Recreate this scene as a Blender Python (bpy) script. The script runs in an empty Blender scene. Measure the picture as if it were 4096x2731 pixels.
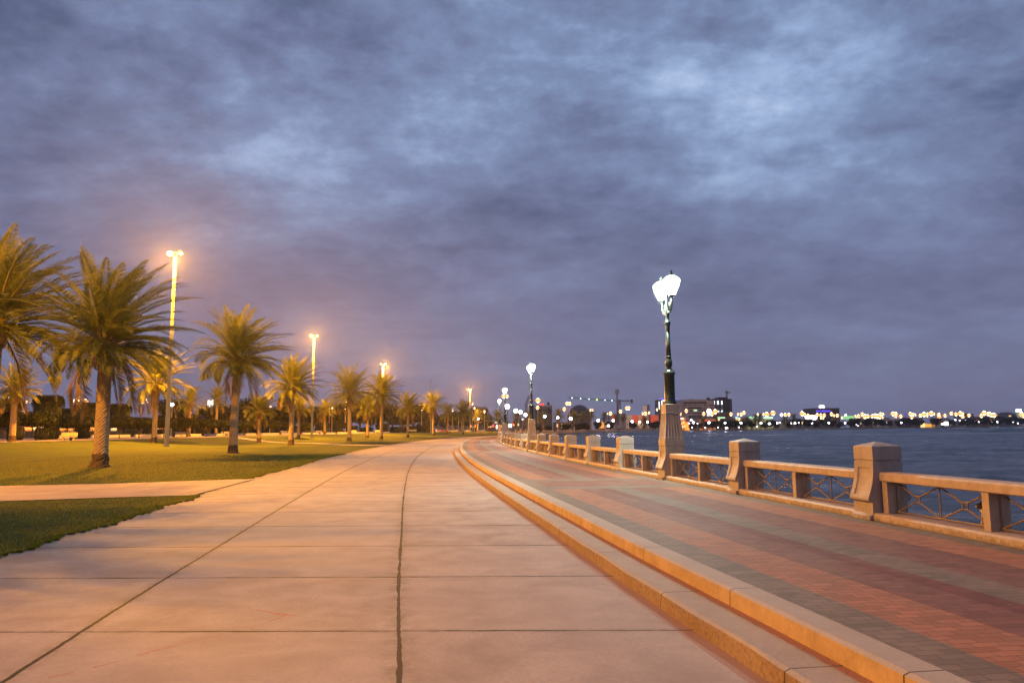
import bpy, math, random
import numpy as np
from mathutils import Vector, Matrix
R = math.radians
scn = bpy.context.scene
COL = scn.collection
# ------------------------------------------------------------------ camera
F4 = 2960.0; EYE = 1.75; PITCH = math.atan(353 / F4); ROLL = R(0.45)
fwd = Vector((0, math.cos(PITCH), math.sin(PITCH)))
r0 = Vector((1, 0, 0)); u0 = r0.cross(fwd)
right = r0 * math.cos(ROLL) - u0 * math.sin(ROLL)
up = u0 * math.cos(ROLL) + r0 * math.sin(ROLL)
cam = bpy.data.cameras.new("camera"); camo = bpy.data.objects.new("camera", cam); COL.objects.link(camo)
cam.lens = F4 / 4096 * 36; cam.sensor_width = 36; cam.clip_start = 0.05; cam.clip_end = 12000
M = Matrix((right, up, -fwd)).transposed().to_4x4(); M.translation = Vector((0, 0, EYE)); camo.matrix_world = M
scn.camera = camo
O = Vector((0, 0, EYE))
def at(x, y, Y):            # photo pixel (4096 px wide) -> point at distance Y
    d = fwd + right * ((x - 2048) / F4) - up * ((y - 1365.5) / F4)
    return O + d * (Y / d.y)
def yh(x): return 1718.5 - .00785 * (x - 2048)
# ------------------------------------------------------------------ colour management
scn.view_settings.view_transform = 'Standard'; scn.view_settings.look = 'None'
scn.view_settings.exposure = 0.20; scn.view_settings.gamma = 1.0; scn.view_settings.use_curve_mapping = False
scn.cycles.use_denoising = True
scn.cycles.max_bounces = 6; scn.cycles.diffuse_bounces = 2; scn.cycles.glossy_bounces = 2
scn.cycles.transparent_max_bounces = 6
scn.cycles.sample_clamp_indirect = 4.0
scn.cycles.use_light_tree = True
scn.cycles.caustics_reflective = False; scn.cycles.caustics_refractive = False
# ------------------------------------------------------------------ world: overcast dusk sky
W = bpy.data.worlds.new("World"); scn.world = W; W.use_nodes = True
nt = W.node_tree; nt.nodes.clear()
class NT:
    def __init__(s, t): s.t = t
    def n(s, ty, **k):
        o = s.t.nodes.new(ty)
        for a, b in k.items():
            if a == 'i':
                for q, v in b.items():
                    o.inputs[q].default_value = v
            else: setattr(o, a, b)
        return o
    def l(s, a, b): s.t.links.new(a, b)
    def math(s, op, a, b=None, c=None, clamp=False):
        o = s.t.nodes.new('ShaderNodeMath'); o.operation = op; o.use_clamp = clamp
        for i, v in enumerate((a, b, c)):
            if v is None: continue
            if isinstance(v, (int, float)): o.inputs[i].default_value = v
            else: s.t.links.new(v, o.inputs[i])
        return o.outputs[0]
    def vmath(s, op, a, b=None, sc=None):
        o = s.t.nodes.new('ShaderNodeVectorMath'); o.operation = op
        for i, v in enumerate((a, b)):
            if v is None: continue
            if isinstance(v, (tuple, list, Vector)): o.inputs[i].default_value = tuple(v)
            else: s.t.links.new(v, o.inputs[i])
        if sc is not None:
            if isinstance(sc, (int, float)): o.inputs['Scale'].default_value = sc
            else: s.t.links.new(sc, o.inputs['Scale'])
        return o
    def ramp(s, fac, stops, interp='EASE'):
        o = s.t.nodes.new('ShaderNodeValToRGB'); cr = o.color_ramp; cr.interpolation = interp
        while len(cr.elements) < len(stops): cr.elements.new(0.5)
        for e, (p, c) in zip(cr.elements, stops):
            e.position = p; e.color = (c, c, c, 1) if isinstance(c, (int, float)) else (*c[:3], 1)
        s.t.links.new(fac, o.inputs[0]); return o.outputs[0]
    def mix(s, fac, a, b, mode='MIX'):
        o = s.t.nodes.new('ShaderNodeMix'); o.data_type = 'RGBA'; o.blend_type = mode
        for sock, v in ((o.inputs[0], fac), (o.inputs[6], a), (o.inputs[7], b)):
            if isinstance(v, (int, float)): sock.default_value = v
            elif isinstance(v, (tuple, list)): sock.default_value = (*v[:3], 1)
            else: s.t.links.new(v, sock)
        return o.outputs[2]
    def noise(s, vec, scale, detail=4, rough=.55, dist=0.0):
        o = s.n('ShaderNodeTexNoise', i={'Scale': scale, 'Detail': detail, 'Roughness': rough, 'Distortion': dist})
        if vec is not None: s.t.links.new(vec, o.inputs['Vector'])
        return o.outputs[0]
def d4(x, y):               # direction of a point given in 2352-px photo units
    k = 4096 / 2352
    return (fwd + right * ((x * k - 2048) / F4) - up * ((y * k - 1365.5) / F4)).normalized()
g = NT(nt)
tc = g.n('ShaderNodeTexCoord'); D = tc.outputs['Generated']
sep = g.n('ShaderNodeSeparateXYZ'); g.l(D, sep.inputs[0])
zz = g.math('MAXIMUM', g.math('ADD', sep.outputs[2], 0.30), 0.05)
px_ = g.math('DIVIDE', sep.outputs[0], zz); py_ = g.math('DIVIDE', sep.outputs[1], zz)
comb = g.n('ShaderNodeCombineXYZ'); g.l(px_, comb.inputs[0]); g.l(py_, comb.inputs[1]); P = comb.outputs[0]
def nz(o, sc, de, ro, di): return g.noise(g.vmath('ADD', P, o).outputs[0], sc, de, ro, di)
big = nz((3.1, 7.7, 1.3), 1.1, 3, .5, .15)
PS = g.vmath('MULTIPLY', P, (.8, 1.25, 1)).outputs[0]
mid = g.ramp(g.noise(g.vmath('ADD', PS, (11.2, 2.2, 5.0)).outputs[0], 2.5, 8, .58, .25), [(.34, 0.0), (.50, .5), (.66, 1.0)], 'EASE')
fine = nz((4.2, 9.9, 2.0), 10.5, 7, .62, .12)
def spot(x, y, r, amp, sx=1.0):
    v = g.vmath('SUBTRACT', D, d4(x, y)).outputs[0]
    v = g.vmath('MULTIPLY', v, (1 / sx, 1, 1)).outputs[0]
    ln = g.vmath('LENGTH', v).outputs['Value']
    t = g.math('DIVIDE', ln, r); e = g.math('POWER', 2.718, g.math('MULTIPLY', g.math('MULTIPLY', t, t), -1.0))
    return g.math('MULTIPLY', e, amp)
terms = [spot(1790, 265, .11, .27, 1.7), spot(400, 400, .2, .05, 1.5), spot(1330, 250, .15, -.02, 1.4), spot(1650, 110, .10, .02, 1.6), spot(1960, 330, .07, -.07, 1.5), spot(2130, 120, .22, .05, 1.5), spot(330, 330, .22, .05, 1.4), spot(720, 370, .22, .06, 1.5),
         spot(1150, 230, .09, .03), spot(20, 60, .36, -.15), spot(1480, 60, .18, .0, 1.5), spot(880, 80, .14, -.02),
         spot(1000, 430, .16, -.03, 1.2), spot(2330, 250, .12, -.05), spot(600, 150, .12, .03), spot(20, 520, .25, -.07), spot(2330, 700, .26, -.05)]
acc = g.math('ADD', g.math('MULTIPLY', g.math('SUBTRACT', big, .5), .50), g.math('MULTIPLY', mid, .20))
acc = g.math('ADD', acc, g.math('MULTIPLY', g.math('SUBTRACT', fine, .5), .36)); acc = g.math('ADD', acc, .39)
for t in terms: acc = g.math('ADD', acc, t)
el = g.math('MULTIPLY', sep.outputs[2], 2.2, clamp=True)
soft = g.math('ADD', g.math('MULTIPLY', g.math('SUBTRACT', acc, .50), g.math('ADD', g.math('MULTIPLY', el, .70), .35)), .50)
skyc = g.ramp(soft, [(.24, (.036, .060, .140)), (.38, (.090, .119, .222)), (.47, (.135, .171, .300)), (.56, (.176, .238, .400)), (.67, (.275, .372, .58)), (.82, (.48, .60, .80))], 'LINEAR')
low = g.ramp(sep.outputs[2], [(0.0, 1.0), (.10, .8), (.40, 0.0)])
skyc = g.mix(g.math('MULTIPLY', low, .60), skyc, (.142, .128, .222))
skn = g.n('ShaderNodeTexSky', sky_type='NISHITA', sun_disc=False, sun_elevation=R(-4), sun_rotation=R(20))
bg1 = g.n('ShaderNodeBackground', i={'Strength': 1.0}); g.l(skyc, bg1.inputs[0])
bg2 = g.n('ShaderNodeBackground', i={'Strength': 0.05}); g.l(skn.outputs[0], bg2.inputs[0])
ad = g.n('ShaderNodeAddShader'); g.l(bg1.outputs[0], ad.inputs[0]); g.l(bg2.outputs[0], ad.inputs[1])
wo = g.n('ShaderNodeOutputWorld'); g.l(ad.outputs[0], wo.inputs[0])
# ------------------------------------------------------------------ light levels
SODIUM = (1.0, .385, .010); WHITE = (.86, 1.0, .88)
MAST_W = 82000.0; LANTERN_L = 500.0
# ------------------------------------------------------------------ helpers
def tag(o, label=None, cat=None, group=None, kind=None):
    if label: o['label'] = label
    if cat: o['category'] = cat
    if group: o['group'] = group
    if kind: o['kind'] = kind
    return o
def empty(name, loc, rz=0.0, label=None, cat=None, group=None):
    o = bpy.data.objects.new(name, None); o.empty_display_size = .2; COL.objects.link(o)
    o.location = loc; o.rotation_euler = (0, 0, rz); return tag(o, label, cat, group)
def link(name, me, parent=None, loc=(0, 0, 0), rz=0.0):
    o = bpy.data.objects.new(name, me); COL.objects.link(o); o.location = loc; o.rotation_euler = (0, 0, rz)
    if parent is not None: o.parent = parent
    return o
def copy_tree(o, parent=None):
    c = o.copy(); COL.objects.link(c)
    if parent is not None: c.parent = parent
    for ch in list(o.children): copy_tree(ch, c)
    return c
class MB:
    def __init__(s): s.v = []; s.f = []; s.m = []; s.mi = 0
    def face(s, idx): s.f.append(tuple(idx)); s.m.append(s.mi)
    def poly(s, pts, up=False):
        pts = list(pts)
        if up and sum(pts[i][0] * pts[(i + 1) % len(pts)][1] - pts[(i + 1) % len(pts)][0] * pts[i][1] for i in range(len(pts))) < 0: pts.reverse()
        b = len(s.v); s.v += [tuple(p) for p in pts]; s.face(range(b, b + len(pts)))
    def box(s, c, d, rz=0.0, taper=1.0):
        cx, cy, cz = c; x, y, z = d[0] / 2, d[1] / 2, d[2] / 2; b = len(s.v); co, si = math.cos(rz), math.sin(rz)
        for sz, k in ((-z, 1.0), (z, taper)):
            for px, py in ((-x, -y), (x, -y), (x, y), (-x, y)):
                px *= k; py *= k
                s.v.append((cx + px * co - py * si, cy + px * si + py * co, cz + sz))
        for q in ((3, 2, 1, 0), (4, 5, 6, 7), (0, 1, 5, 4), (1, 2, 6, 5), (2, 3, 7, 6), (3, 0, 4, 7)): s.face([b + i for i in q])
    def loft(s, rings, cap=True):
        b = len(s.v); n = len(rings[0])
        for r in rings: s.v += [tuple(p) for p in r]
        for i in range(len(rings) - 1):
            for j in range(n):
                a = b + i * n + j; c = b + i * n + (j + 1) % n
                s.face((a, c, c + n, a + n))
        if cap:
            s.face([b + j for j in reversed(range(n))]); s.face([b + (len(rings) - 1) * n + j for j in range(n)])
    def lathe(s, prof, seg=16, c=(0, 0, 0), flute=0.0, fn=0):
        rings = []
        for r, z in prof:
            ring = []
            for j in range(seg):
                a = 2 * math.pi * j / seg
                rr = r * (1 - (flute if fn and j % 2 else 0))
                ring.append((c[0] + rr * math.cos(a), c[1] + rr * math.sin(a), c[2] + z))
            rings.append(ring)
        s.loft(rings)
    def tube(s, pts, rad, seg=6, cap=True):
        pts = [Vector(p) for p in pts]; rings = []
        if not isinstance(rad, (list, tuple)): rad = [rad] * len(pts)
        for i, p in enumerate(pts):
            t = (pts[min(i + 1, len(pts) - 1)] - pts[max(i - 1, 0)]).normalized()
            u = t.cross(Vector((0, 0, 1)))
            if u.length < 1e-3: u = Vector((1, 0, 0))
            u.normalize(); w = u.cross(t)
            rings.append([p + (u * math.cos(2 * math.pi * j / seg) + w * math.sin(2 * math.pi * j / seg)) * rad[i] for j in range(seg)])
        s.loft(rings, cap)
    def ball(s, c, r, seg=10, rg=6, sz=1.0):
        prof = [(max(1e-4, r * math.sin(math.pi * i / rg)), -r * sz * math.cos(math.pi * i / rg)) for i in range(rg + 1)]
        s.lathe(prof, seg, c)
    def mesh(s, name, mats, smooth=False):
        me = bpy.data.meshes.new(name); me.from_pydata(s.v, [], s.f)
        if not isinstance(mats, (list, tuple)): mats = [mats]
        for m in mats: me.materials.append(m)
        if len(mats) > 1: me.polygons.foreach_set('material_index', s.m)
        if smooth: me.polygons.foreach_set('use_smooth', [True] * len(me.polygons))
        me.update(); return me
    def build(s, name, mats, parent=None, loc=(0, 0, 0), rz=0.0, smooth=False):
        return link(name, s.mesh(name, mats, smooth), parent, loc, rz)
def bevel(o, w, seg=2):
    b = o.modifiers.new('bevel', 'BEVEL'); b.width = w; b.segments = seg; b.limit_method = 'ANGLE'; b.angle_limit = R(35)
    return o
# ------------------------------------------------------------------ materials
def mat(name, col=None, rough=.8, metal=0.0, emit=None, estr=0.0, spec=.5, nosample=False):
    m = bpy.data.materials.new(name); m.use_nodes = True; t = m.node_tree
    b = t.nodes['Principled BSDF']; b.inputs['Roughness'].default_value = rough; b.inputs['Metallic'].default_value = metal
    b.inputs['Specular IOR Level'].default_value = spec
    if col: b.inputs['Base Color'].default_value = (*col, 1)
    if emit:
        b.inputs['Emission Color'].default_value = (*emit, 1); b.inputs['Emission Strength'].default_value = estr
        if nosample: m.cycles.emission_sampling = 'NONE'
    return m, NT(t), b
def noisy(name, c1, c2, scale=6.0, rough=.8, bump=.0, bscale=40.0, detail=6, metal=0.0, lo=.35, hi=.65, spec=.4, bdist=.01):
    m, g, b = mat(name, None, rough, metal, spec=spec)
    tc = g.n('ShaderNodeTexCoord'); v = tc.outputs['Object']
    f = g.ramp(g.noise(v, scale, detail, .6), [(lo, 0.0), (hi, 1.0)], 'LINEAR')
    g.l(g.mix(f, c1, c2), b.inputs['Base Color'])
    if bump:
        bp = g.n('ShaderNodeBump', i={'Strength': bump, 'Distance': bdist}); g.l(g.noise(v, bscale, 5, .6), bp.inputs['Height']); g.l(bp.outputs[0], b.inputs['Normal'])
    return m
M_STONE = noisy('cast_stone', (.36, .31, .26), (.47, .41, .35), 3.0, .70, .35, 60)
M_STONE2 = noisy('cast_stone_rail', (.42, .33, .24), (.52, .42, .32), 5.0, .62, .2, 70)
for m_ in (M_STONE, M_STONE2):
    g = NT(m_.node_tree); b_ = m_.node_tree.nodes['Principled BSDF']; ln_ = b_.inputs['Base Color'].links[0]; src = ln_.from_socket
    tc = g.n('ShaderNodeTexCoord'); sp = g.n('ShaderNodeSeparateXYZ'); g.l(tc.outputs['Object'], sp.inputs[0]); oi = g.n('ShaderNodeObjectInfo')
    v = g.vmath('ADD', g.vmath('MULTIPLY', tc.outputs['Object'], (1, 1, .22)).outputs[0], g.vmath('SCALE', g.n('ShaderNodeCombineXYZ', i={0: 17.0, 1: 9.0}).outputs[0], None, oi.outputs['Random']).outputs[0]).outputs[0]
    stk = g.ramp(g.noise(v, 5.5, 6, .7), [(.48, 0.0), (.72, 1.0)], 'LINEAR'); pit = g.math('GREATER_THAN', g.noise(tc.outputs['Object'], 70, 3, .6), .655)
    foot = g.math('LESS_THAN', g.math('SUBTRACT', sp.outputs[2], g.math('MULTIPLY', g.math('SUBTRACT', g.noise(v, 7, 5, .7), .42), .30)), .012)
    c_ = g.mix(g.math('MULTIPLY', stk, .45), src, (.20, .15, .11)); c_ = g.mix(g.math('MULTIPLY', pit, .4), c_, (.16, .12, .09)); c_ = g.mix(g.math('MULTIPLY', foot, .5), c_, (.13, .095, .065))
    c_ = g.mix(g.math('MULTIPLY', oi.outputs['Random'], .22), c_, (.33, .25, .18)); g.l(c_, b_.inputs['Base Color'])
M_IRON = noisy('painted_lattice', (.22, .15, .09), (.30, .21, .13), 9.0, .55, .2, 80)
M_DARK = noisy('dark_green_iron', (.018, .028, .022), (.035, .048, .038), 8.0, .38, .15, 60, metal=.3)
M_MAST = noisy('mast_paint', (.24, .235, .21), (.29, .28, .25), 1.2, .5, 0)
M_TRUNK = noisy('palm_bark', (.24, .17, .10), (.44, .32, .20), 9.0, .9, .8, 50, bdist=.03)
M_FIBRE = noisy('palm_root_fibre', (.07, .045, .03), (.13, .085, .05), 14.0, .95, .9, 60, bdist=.04)
M_WHITEWALL = noisy('white_rendered_wall', (.50, .47, .42), (.62, .58, .52), 2.0, .8)
M_BENCH = noisy('pale_bench_stone', (.34, .31, .24), (.42, .38, .30), 4.0, .7)
M_BIN = noisy('dark_bin', (.05, .055, .07), (.08, .085, .10), 6.0, .5)
M_WOODY = noisy('tree_bark', (.06, .045, .03), (.12, .09, .06), 8.0, .9, .5, 40)
def leafmat(name, c1, c2, sc=1.3, trans=.25):
    m, g, b = mat(name, None, .6, spec=.25)
    tc = g.n('ShaderNodeTexCoord'); geo = g.n('ShaderNodeNewGeometry')
    f = g.ramp(g.noise(tc.outputs['Object'], sc, 4, .6), [(.3, 0.0), (.7, 1.0)], 'LINEAR')
    r_ = geo.outputs['Random Per Island']
    c = g.mix(f, c1, c2); c = g.mix(g.math('MULTIPLY', r_, .45), c, tuple(x * 1.55 for x in c2))
    g.l(c, b.inputs['Base Color'])
    tr = g.n('ShaderNodeBsdfTranslucent'); g.l(c, tr.inputs[0])
    ms = g.n('ShaderNodeMixShader', i={0: trans}); g.l(b.outputs[0], ms.inputs[1]); g.l(tr.outputs[0], ms.inputs[2])
    out = [n for n in g.t.nodes if n.type == 'OUTPUT_MATERIAL'][0]; g.l(ms.outputs[0], out.inputs[0])
    return m
M_FROND = leafmat('date_palm_leaf', (.115, .145, .030), (.26, .26, .055), 1.6, .42)
M_RACHIS = noisy('palm_leaf_stalk', (.20, .17, .08), (.30, .25, .12), 5.0, .6)
M_DEAD = leafmat('dry_palm_leaf', (.13, .085, .04), (.20, .14, .07))
M_FICUS = leafmat('clipped_tree_leaf', (.008, .011, .004), (.015, .019, .006), 2.0, .1)
M_TREE = leafmat('park_tree_leaf', (.010, .013, .005), (.021, .024, .008), .8, .15)
def emis(name, col, st, sample=True):
    return mat(name, (.02, .02, .02), .5, emit=col, estr=st, nosample=not sample)[0]
M_LANTERN = emis('lit_lantern_glass', WHITE, 6.0)
M_SHORE = emis('lit_shore_globe', (.80, .78, 1.0), 30)
M_SHORE_G = emis('lit_green_globe', (.35, 1.0, .55), 40)
M_LENS = emis('sodium_lens', (1, .62, .22), 8, False)
M_FARHALO = emis('far_sodium_halo', (1.0, .36, .075), 1.7, False); M_FARCORE = emis('far_sodium_core', (1.0, .74, .42), 14, False)
M_FARWH = emis('far_white_lamp', (.90, .84, 1.0), 8, False)
M_POLEFAR = noisy('far_pole_paint', (.5, .4, .25), (.6, .48, .3), 1.0, .6)
# ------------------------------------------------------------------ shoreline curve C (balustrade line)
Bn = [(6.2, -26), (4.55, -15), (3.15, -5), (2.47, 0), (1.83, 4.95), (1.18, 9.2), (.53, 13.8), (-.1, 18.2), (-1.15, 26), (-2.15, 34), (-3.55, 47), (-4.85, 62),
      (-5.9, 78), (-6.7, 95), (-7.1, 112), (-7.0, 130), (-6.3, 150), (-4.8, 170), (-2.2, 192), (2.0, 218)]
Cp = []
for i, (x, y) in enumerate(Bn):
    a = Bn[max(i - 1, 0)]; b = Bn[min(i + 1, len(Bn) - 1)]; m_ = (b[0] - a[0]) / (b[1] - a[1]); q = math.hypot(1, m_)
    Cp.append((x + 5.15 / q, y - 5.15 * m_ / q))
Cp += [(13, 245), (18.5, 272), (28.5, 318), (45, 385), (66, 452), (79, 475), (98, 486), (130, 495), (178, 518), (230, 580), (285, 655), (404, 785), (560, 905), (671, 985), (900, 1120), (1300, 1300)]
def catmull(P, n=24):
    out = []; P = [(2 * P[0][0] - P[1][0], 2 * P[0][1] - P[1][1])] + P + [(2 * P[-1][0] - P[-2][0], 2 * P[-1][1] - P[-2][1])]
    for i in range(1, len(P) - 2):
        p0, p1, p2, p3 = [np.array(P[k], float) for k in (i - 1, i, i + 1, i + 2)]
        t0 = 0; t1 = t0 + np.linalg.norm(p1 - p0) ** .5; t2 = t1 + np.linalg.norm(p2 - p1) ** .5; t3 = t2 + np.linalg.norm(p3 - p2) ** .5
        for t in np.linspace(t1, t2, n, endpoint=False):
            A1 = (t1 - t) / (t1 - t0) * p0 + (t - t0) / (t1 - t0) * p1; A2 = (t2 - t) / (t2 - t1) * p1 + (t - t1) / (t2 - t1) * p2
            A3 = (t3 - t) / (t3 - t2) * p2 + (t - t2) / (t3 - t2) * p3
            B1 = (t2 - t) / (t2 - t0) * A1 + (t - t0) / (t2 - t0) * A2; B2 = (t3 - t) / (t3 - t1) * A2 + (t - t1) / (t3 - t1) * A3
            out.append((t2 - t) / (t2 - t1) * B1 + (t - t1) / (t2 - t1) * B2)
    out.append(np.array(P[-2], float)); return np.array(out)
cc = catmull(Cp); sl = np.concatenate([[0], np.cumsum(np.linalg.norm(np.diff(cc, axis=0), axis=1))]); SMAX = sl[-1]
# smooth heading
def cpos(s): return np.array([np.interp(s, sl, cc[:, 0]), np.interp(s, sl, cc[:, 1])])
def frame(s, h=3.0):
    p = cpos(s); t = cpos(min(s + h, SMAX)) - cpos(max(s - h, 0)); t /= np.linalg.norm(t)
    return p, t, np.array([t[1], -t[0]])       # position, heading, normal towards the water
def off(s, o):
    p, t, n = frame(s); return p + n * o
S_OF_Y = lambda Y: float(np.interp(Y, cc[:1200, 1], sl[:1200]))   # valid while Y grows
S0 = S_OF_Y(12.14)                             # the post nearest the frame's right edge
DK = 4.83
KERB = -5.15
def road_w(s): return 8.45 + 1.4 * min(1, max(0, (s - S0) / 170))
def smooth(t): t = min(1, max(0, t)); return t * t * (3 - 2 * t)
def strip(name, s0, s1, offs, zs, material, ds=1.0, uo=0.0, jag=None, kind='structure', svals=None):
    """sheet along the shoreline curve; UV = (metres from the first offset, metres along)"""
    S = svals if svals is not None else list(np.arange(s0, s1, ds)) + [s1]
    v = []; uv = []; n = len(offs)
    for i, s in enumerate(S):
        p, t, nn = frame(s)
        for k, o in enumerate(offs):
            oo = o(s) if callable(o) else o
            if jag and k == jag[0]: oo += jag[1](s)
            q = p + nn * oo; z = zs[k](q[0], q[1], s) if callable(zs[k]) else zs[k]
            v.append((q[0], q[1], z)); uv.append((oo - uo, s))
    f = [(i * n + k, i * n + k + 1, (i + 1) * n + k + 1, (i + 1) * n + k) for i in range(len(S) - 1) for k in range(n - 1)]
    me = bpy.data.meshes.new(name); me.from_pydata(v, [], f); me.materials.append(material)
    ul = me.uv_layers.new(name='UVMap'); li = np.empty(len(me.loops), dtype=np.int32); me.loops.foreach_get('vertex_index', li)
    ul.data.foreach_set('uv', np.array(uv, dtype=np.float32)[li].ravel())
    me.update(); o = link(name, me); o['kind'] = kind
    return o
def dens(s0, s1):
    S = []; s = s0
    while s < s1: S.append(s); s += 0.5 if s < S0 + 40 else (1.5 if s < S0 + 150 else 5.0)
    return S + [s1]
def bump2(x, y): return .5 * math.sin(x * .13 + 1.1) * math.sin(y * .09 + .6) + .3 * math.sin(x * .31 + y * .17)
def lawn_z(x, y, s=None):
    # distance left of the road edge (approximated from the curve)
    if s is None: s = S_OF_Y(min(max(y, -10), 440)) if y < 440 else S_OF_Y(440)
    p, t, n = frame(s); o = float(np.dot(np.array([x, y]) - p, n)); d = -(o - KERB) - road_w(s)
    z = .85 * smooth((d - 20) / 17) + .22 * smooth((y - 150) / 150) * smooth(d / 10)
    z += .16 * bump2(x, y) * smooth(d / 8) * smooth((y - 32) / 30) * (1 - smooth((d - 34) / 6))
    return z + .004
# ------------------------------------------------------------------ ground materials
def gpt(x, y):
    d = fwd + right * ((x - 2048) / F4) - up * ((y - 1365.5) / F4); p = O + d * (-EYE / d.z); return (p.x, p.y, 0.0)
def stroke(g, pos, a, b, r0, r1):
    A = Vector(gpt(*a)); B = Vector(gpt(*b)); AB = B - A
    pa = g.vmath('SUBTRACT', pos, A).outputs[0]; t = g.math('DIVIDE', g.vmath('DOT_PRODUCT', pa, AB).outputs['Value'], AB.length_squared, clamp=True)
    d = g.vmath('LENGTH', g.vmath('SUBTRACT', pa, g.vmath('SCALE', g.n('ShaderNodeCombineXYZ', i={0: AB.x, 1: AB.y, 2: 0.0}).outputs[0], None, t).outputs[0]).outputs[0]).outputs['Value']
    return g.math('LESS_THAN', d, g.math('ADD', r0, g.math('MULTIPLY', t, r1 - r0)))
def concrete_mat():
    m, g, b = mat('concrete_slabs', None, .78, spec=.35)
    uvn = g.n('ShaderNodeUVMap', uv_map='UVMap'); sp = g.n('ShaderNodeSeparateXYZ'); g.l(uvn.outputs[0], sp.inputs[0])
    geo = g.n('ShaderNodeNewGeometry'); pos = geo.outputs['Position']; ps = g.n('ShaderNodeSeparateXYZ'); g.l(pos, ps.inputs[0])
    n1 = g.noise(pos, .22, 4, .55); n2 = g.noise(pos, 1.4, 6, .62, .4); n3 = g.noise(pos, 26, 5, .65)
    st = g.vmath('MULTIPLY', pos, (.35, 2.6, 1)).outputs[0]; n4 = g.noise(st, 1.8, 5, .6)
    base = g.mix(g.ramp(n2, [(.3, 0.0), (.72, 1.0)], 'LINEAR'), (.29, .235, .21), (.54, .465, .425))
    base = g.mix(g.math('MULTIPLY', g.ramp(n1, [(.4, 0.0), (.65, 1.0)], 'LINEAR'), .35), base, (.30, .235, .205))
    base = g.mix(g.math('MULTIPLY', g.ramp(n4, [(.5, 0.0), (.7, 1.0)], 'LINEAR'), .16), base, (.27, .20, .16))
    base = g.mix(g.math('MULTIPLY', g.ramp(n3, [(.44, 0.0), (.62, 1.0)], 'LINEAR'), .34), base, (.24, .19, .165))
    # slab to slab tone
    wob = g.noise(pos, 3.5, 5, .7); wo_ = g.math('MULTIPLY', g.math('SUBTRACT', wob, .5), .036)
    row = g.math('DIVIDE', g.math('SUBTRACT', g.math('SUBTRACT', ps.outputs[1], g.math('MULTIPLY', ps.outputs[0], -.018)), 6.76), 2.42)
    col_ = g.math('ADD', g.math('GREATER_THAN', g.math('MULTIPLY', sp.outputs[0], -1), 2.54), g.math('GREATER_THAN', g.math('MULTIPLY', sp.outputs[0], -1), 5.33))
    cid = g.n('ShaderNodeCombineXYZ'); g.l(g.math('FLOOR', row), cid.inputs[0]); g.l(col_, cid.inputs[1])
    wn = g.n('ShaderNodeTexWhiteNoise'); g.l(cid.outputs[0], wn.inputs['Vector'])
    base = g.mix(g.math('MULTIPLY', wn.outputs['Value'], .42), base, (.48, .41, .37))
    # cross joints
    fr = g.math('ABSOLUTE', g.math('SUBTRACT', g.math('FRACT', g.math('ADD', g.math('ADD', row, g.math('MULTIPLY', wo_, .35)), .5)), .5))
    dj = g.math('MULTIPLY', fr, 2.42)
    wv = g.math('ADD', .010, g.math('MULTIPLY', g.ramp(g.noise(pos, 1.1, 3, .6), [(.45, 0.0), (.7, 1.0)], 'LINEAR'), .022))
    cross = g.math('LESS_THAN', dj, wv)
    # long joints
    u = g.math('MULTIPLY', sp.outputs[0], -1)
    uw = g.math('ADD', u, wo_)
    d2 = g.math('ABSOLUTE', g.math('SUBTRACT', uw, 2.54)); d1 = g.math('ABSOLUTE', g.math('SUBTRACT', uw, 5.33))
    w2 = g.math('ADD', .012, g.math('MULTIPLY', g.ramp(g.noise(pos, .9, 4, .7), [(.42, 0.0), (.66, 1.0)], 'LINEAR'), .017))
    long2 = g.math('LESS_THAN', d2, w2); long1 = g.math('LESS_THAN', d1, .020)
    j = g.math('MAXIMUM', g.math('MAXIMUM', cross, long2), long1)
    # grime beside the joints
    gr = g.math('MAXIMUM', g.ramp(dj, [(0, 1.0), (.10, 0.0)]), g.math('MAXIMUM', g.ramp(d2, [(0, 1.0), (.22, 0.0)]), g.ramp(d1, [(0, .9), (.16, 0.0)])))
    gr = g.math('MULTIPLY', gr, g.ramp(g.noise(pos, 5, 6, .75), [(.42, 0.0), (.66, 1.0)], 'LINEAR'))
    base = g.mix(g.math('MULTIPLY', gr, .62), base, (.12, .10, .05))
    vo = g.n('ShaderNodeTexVoronoi', i={'Scale': 2.9, 'Randomness': 1.0}); g.l(pos, vo.inputs['Vector'])
    base = g.mix(g.math('MULTIPLY', g.math('LESS_THAN', vo.outputs['Distance'], .045), .55), base, (.11, .08, .06))
    # hairline cracks
    vc = g.n('ShaderNodeTexVoronoi', feature='DISTANCE_TO_EDGE', i={'Scale': .33, 'Randomness': 1.0})
    g.l(g.vmath('ADD', pos, g.vmath('SCALE', g.n('ShaderNodeTexNoise', i={'Scale': 1.6, 'Detail': 5}).outputs['Color'], None, .7).outputs[0]).outputs[0], vc.inputs['Vector'])
    ck = g.math('MULTIPLY', g.math('LESS_THAN', vc.outputs['Distance'], .0022), g.math('GREATER_THAN', g.noise(pos, .45, 2, .5), .68))
    base = g.mix(g.math('MULTIPLY', ck, .6), base, (.13, .10, .08))
    # painted line beside the first step
    edge = g.math('LESS_THAN', g.math('ADD', u, g.math('MULTIPLY', wo_, .35)), .15)
    base = g.mix(g.math('MULTIPLY', edge, .7), base, (.33, .18, .14))
    sr = g.n('ShaderNodeMapRange', i={'From Min': 7.7, 'From Max': 8.7}); g.l(g.math('ADD', u, g.math('MULTIPLY', g.math('SUBTRACT', g.noise(pos, 2.4, 6, .7), .5), 1.8)), sr.inputs['Value'])
    base = g.mix(g.math('MULTIPLY', sr.outputs[0], .6), base, (.15, .10, .045))
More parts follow.
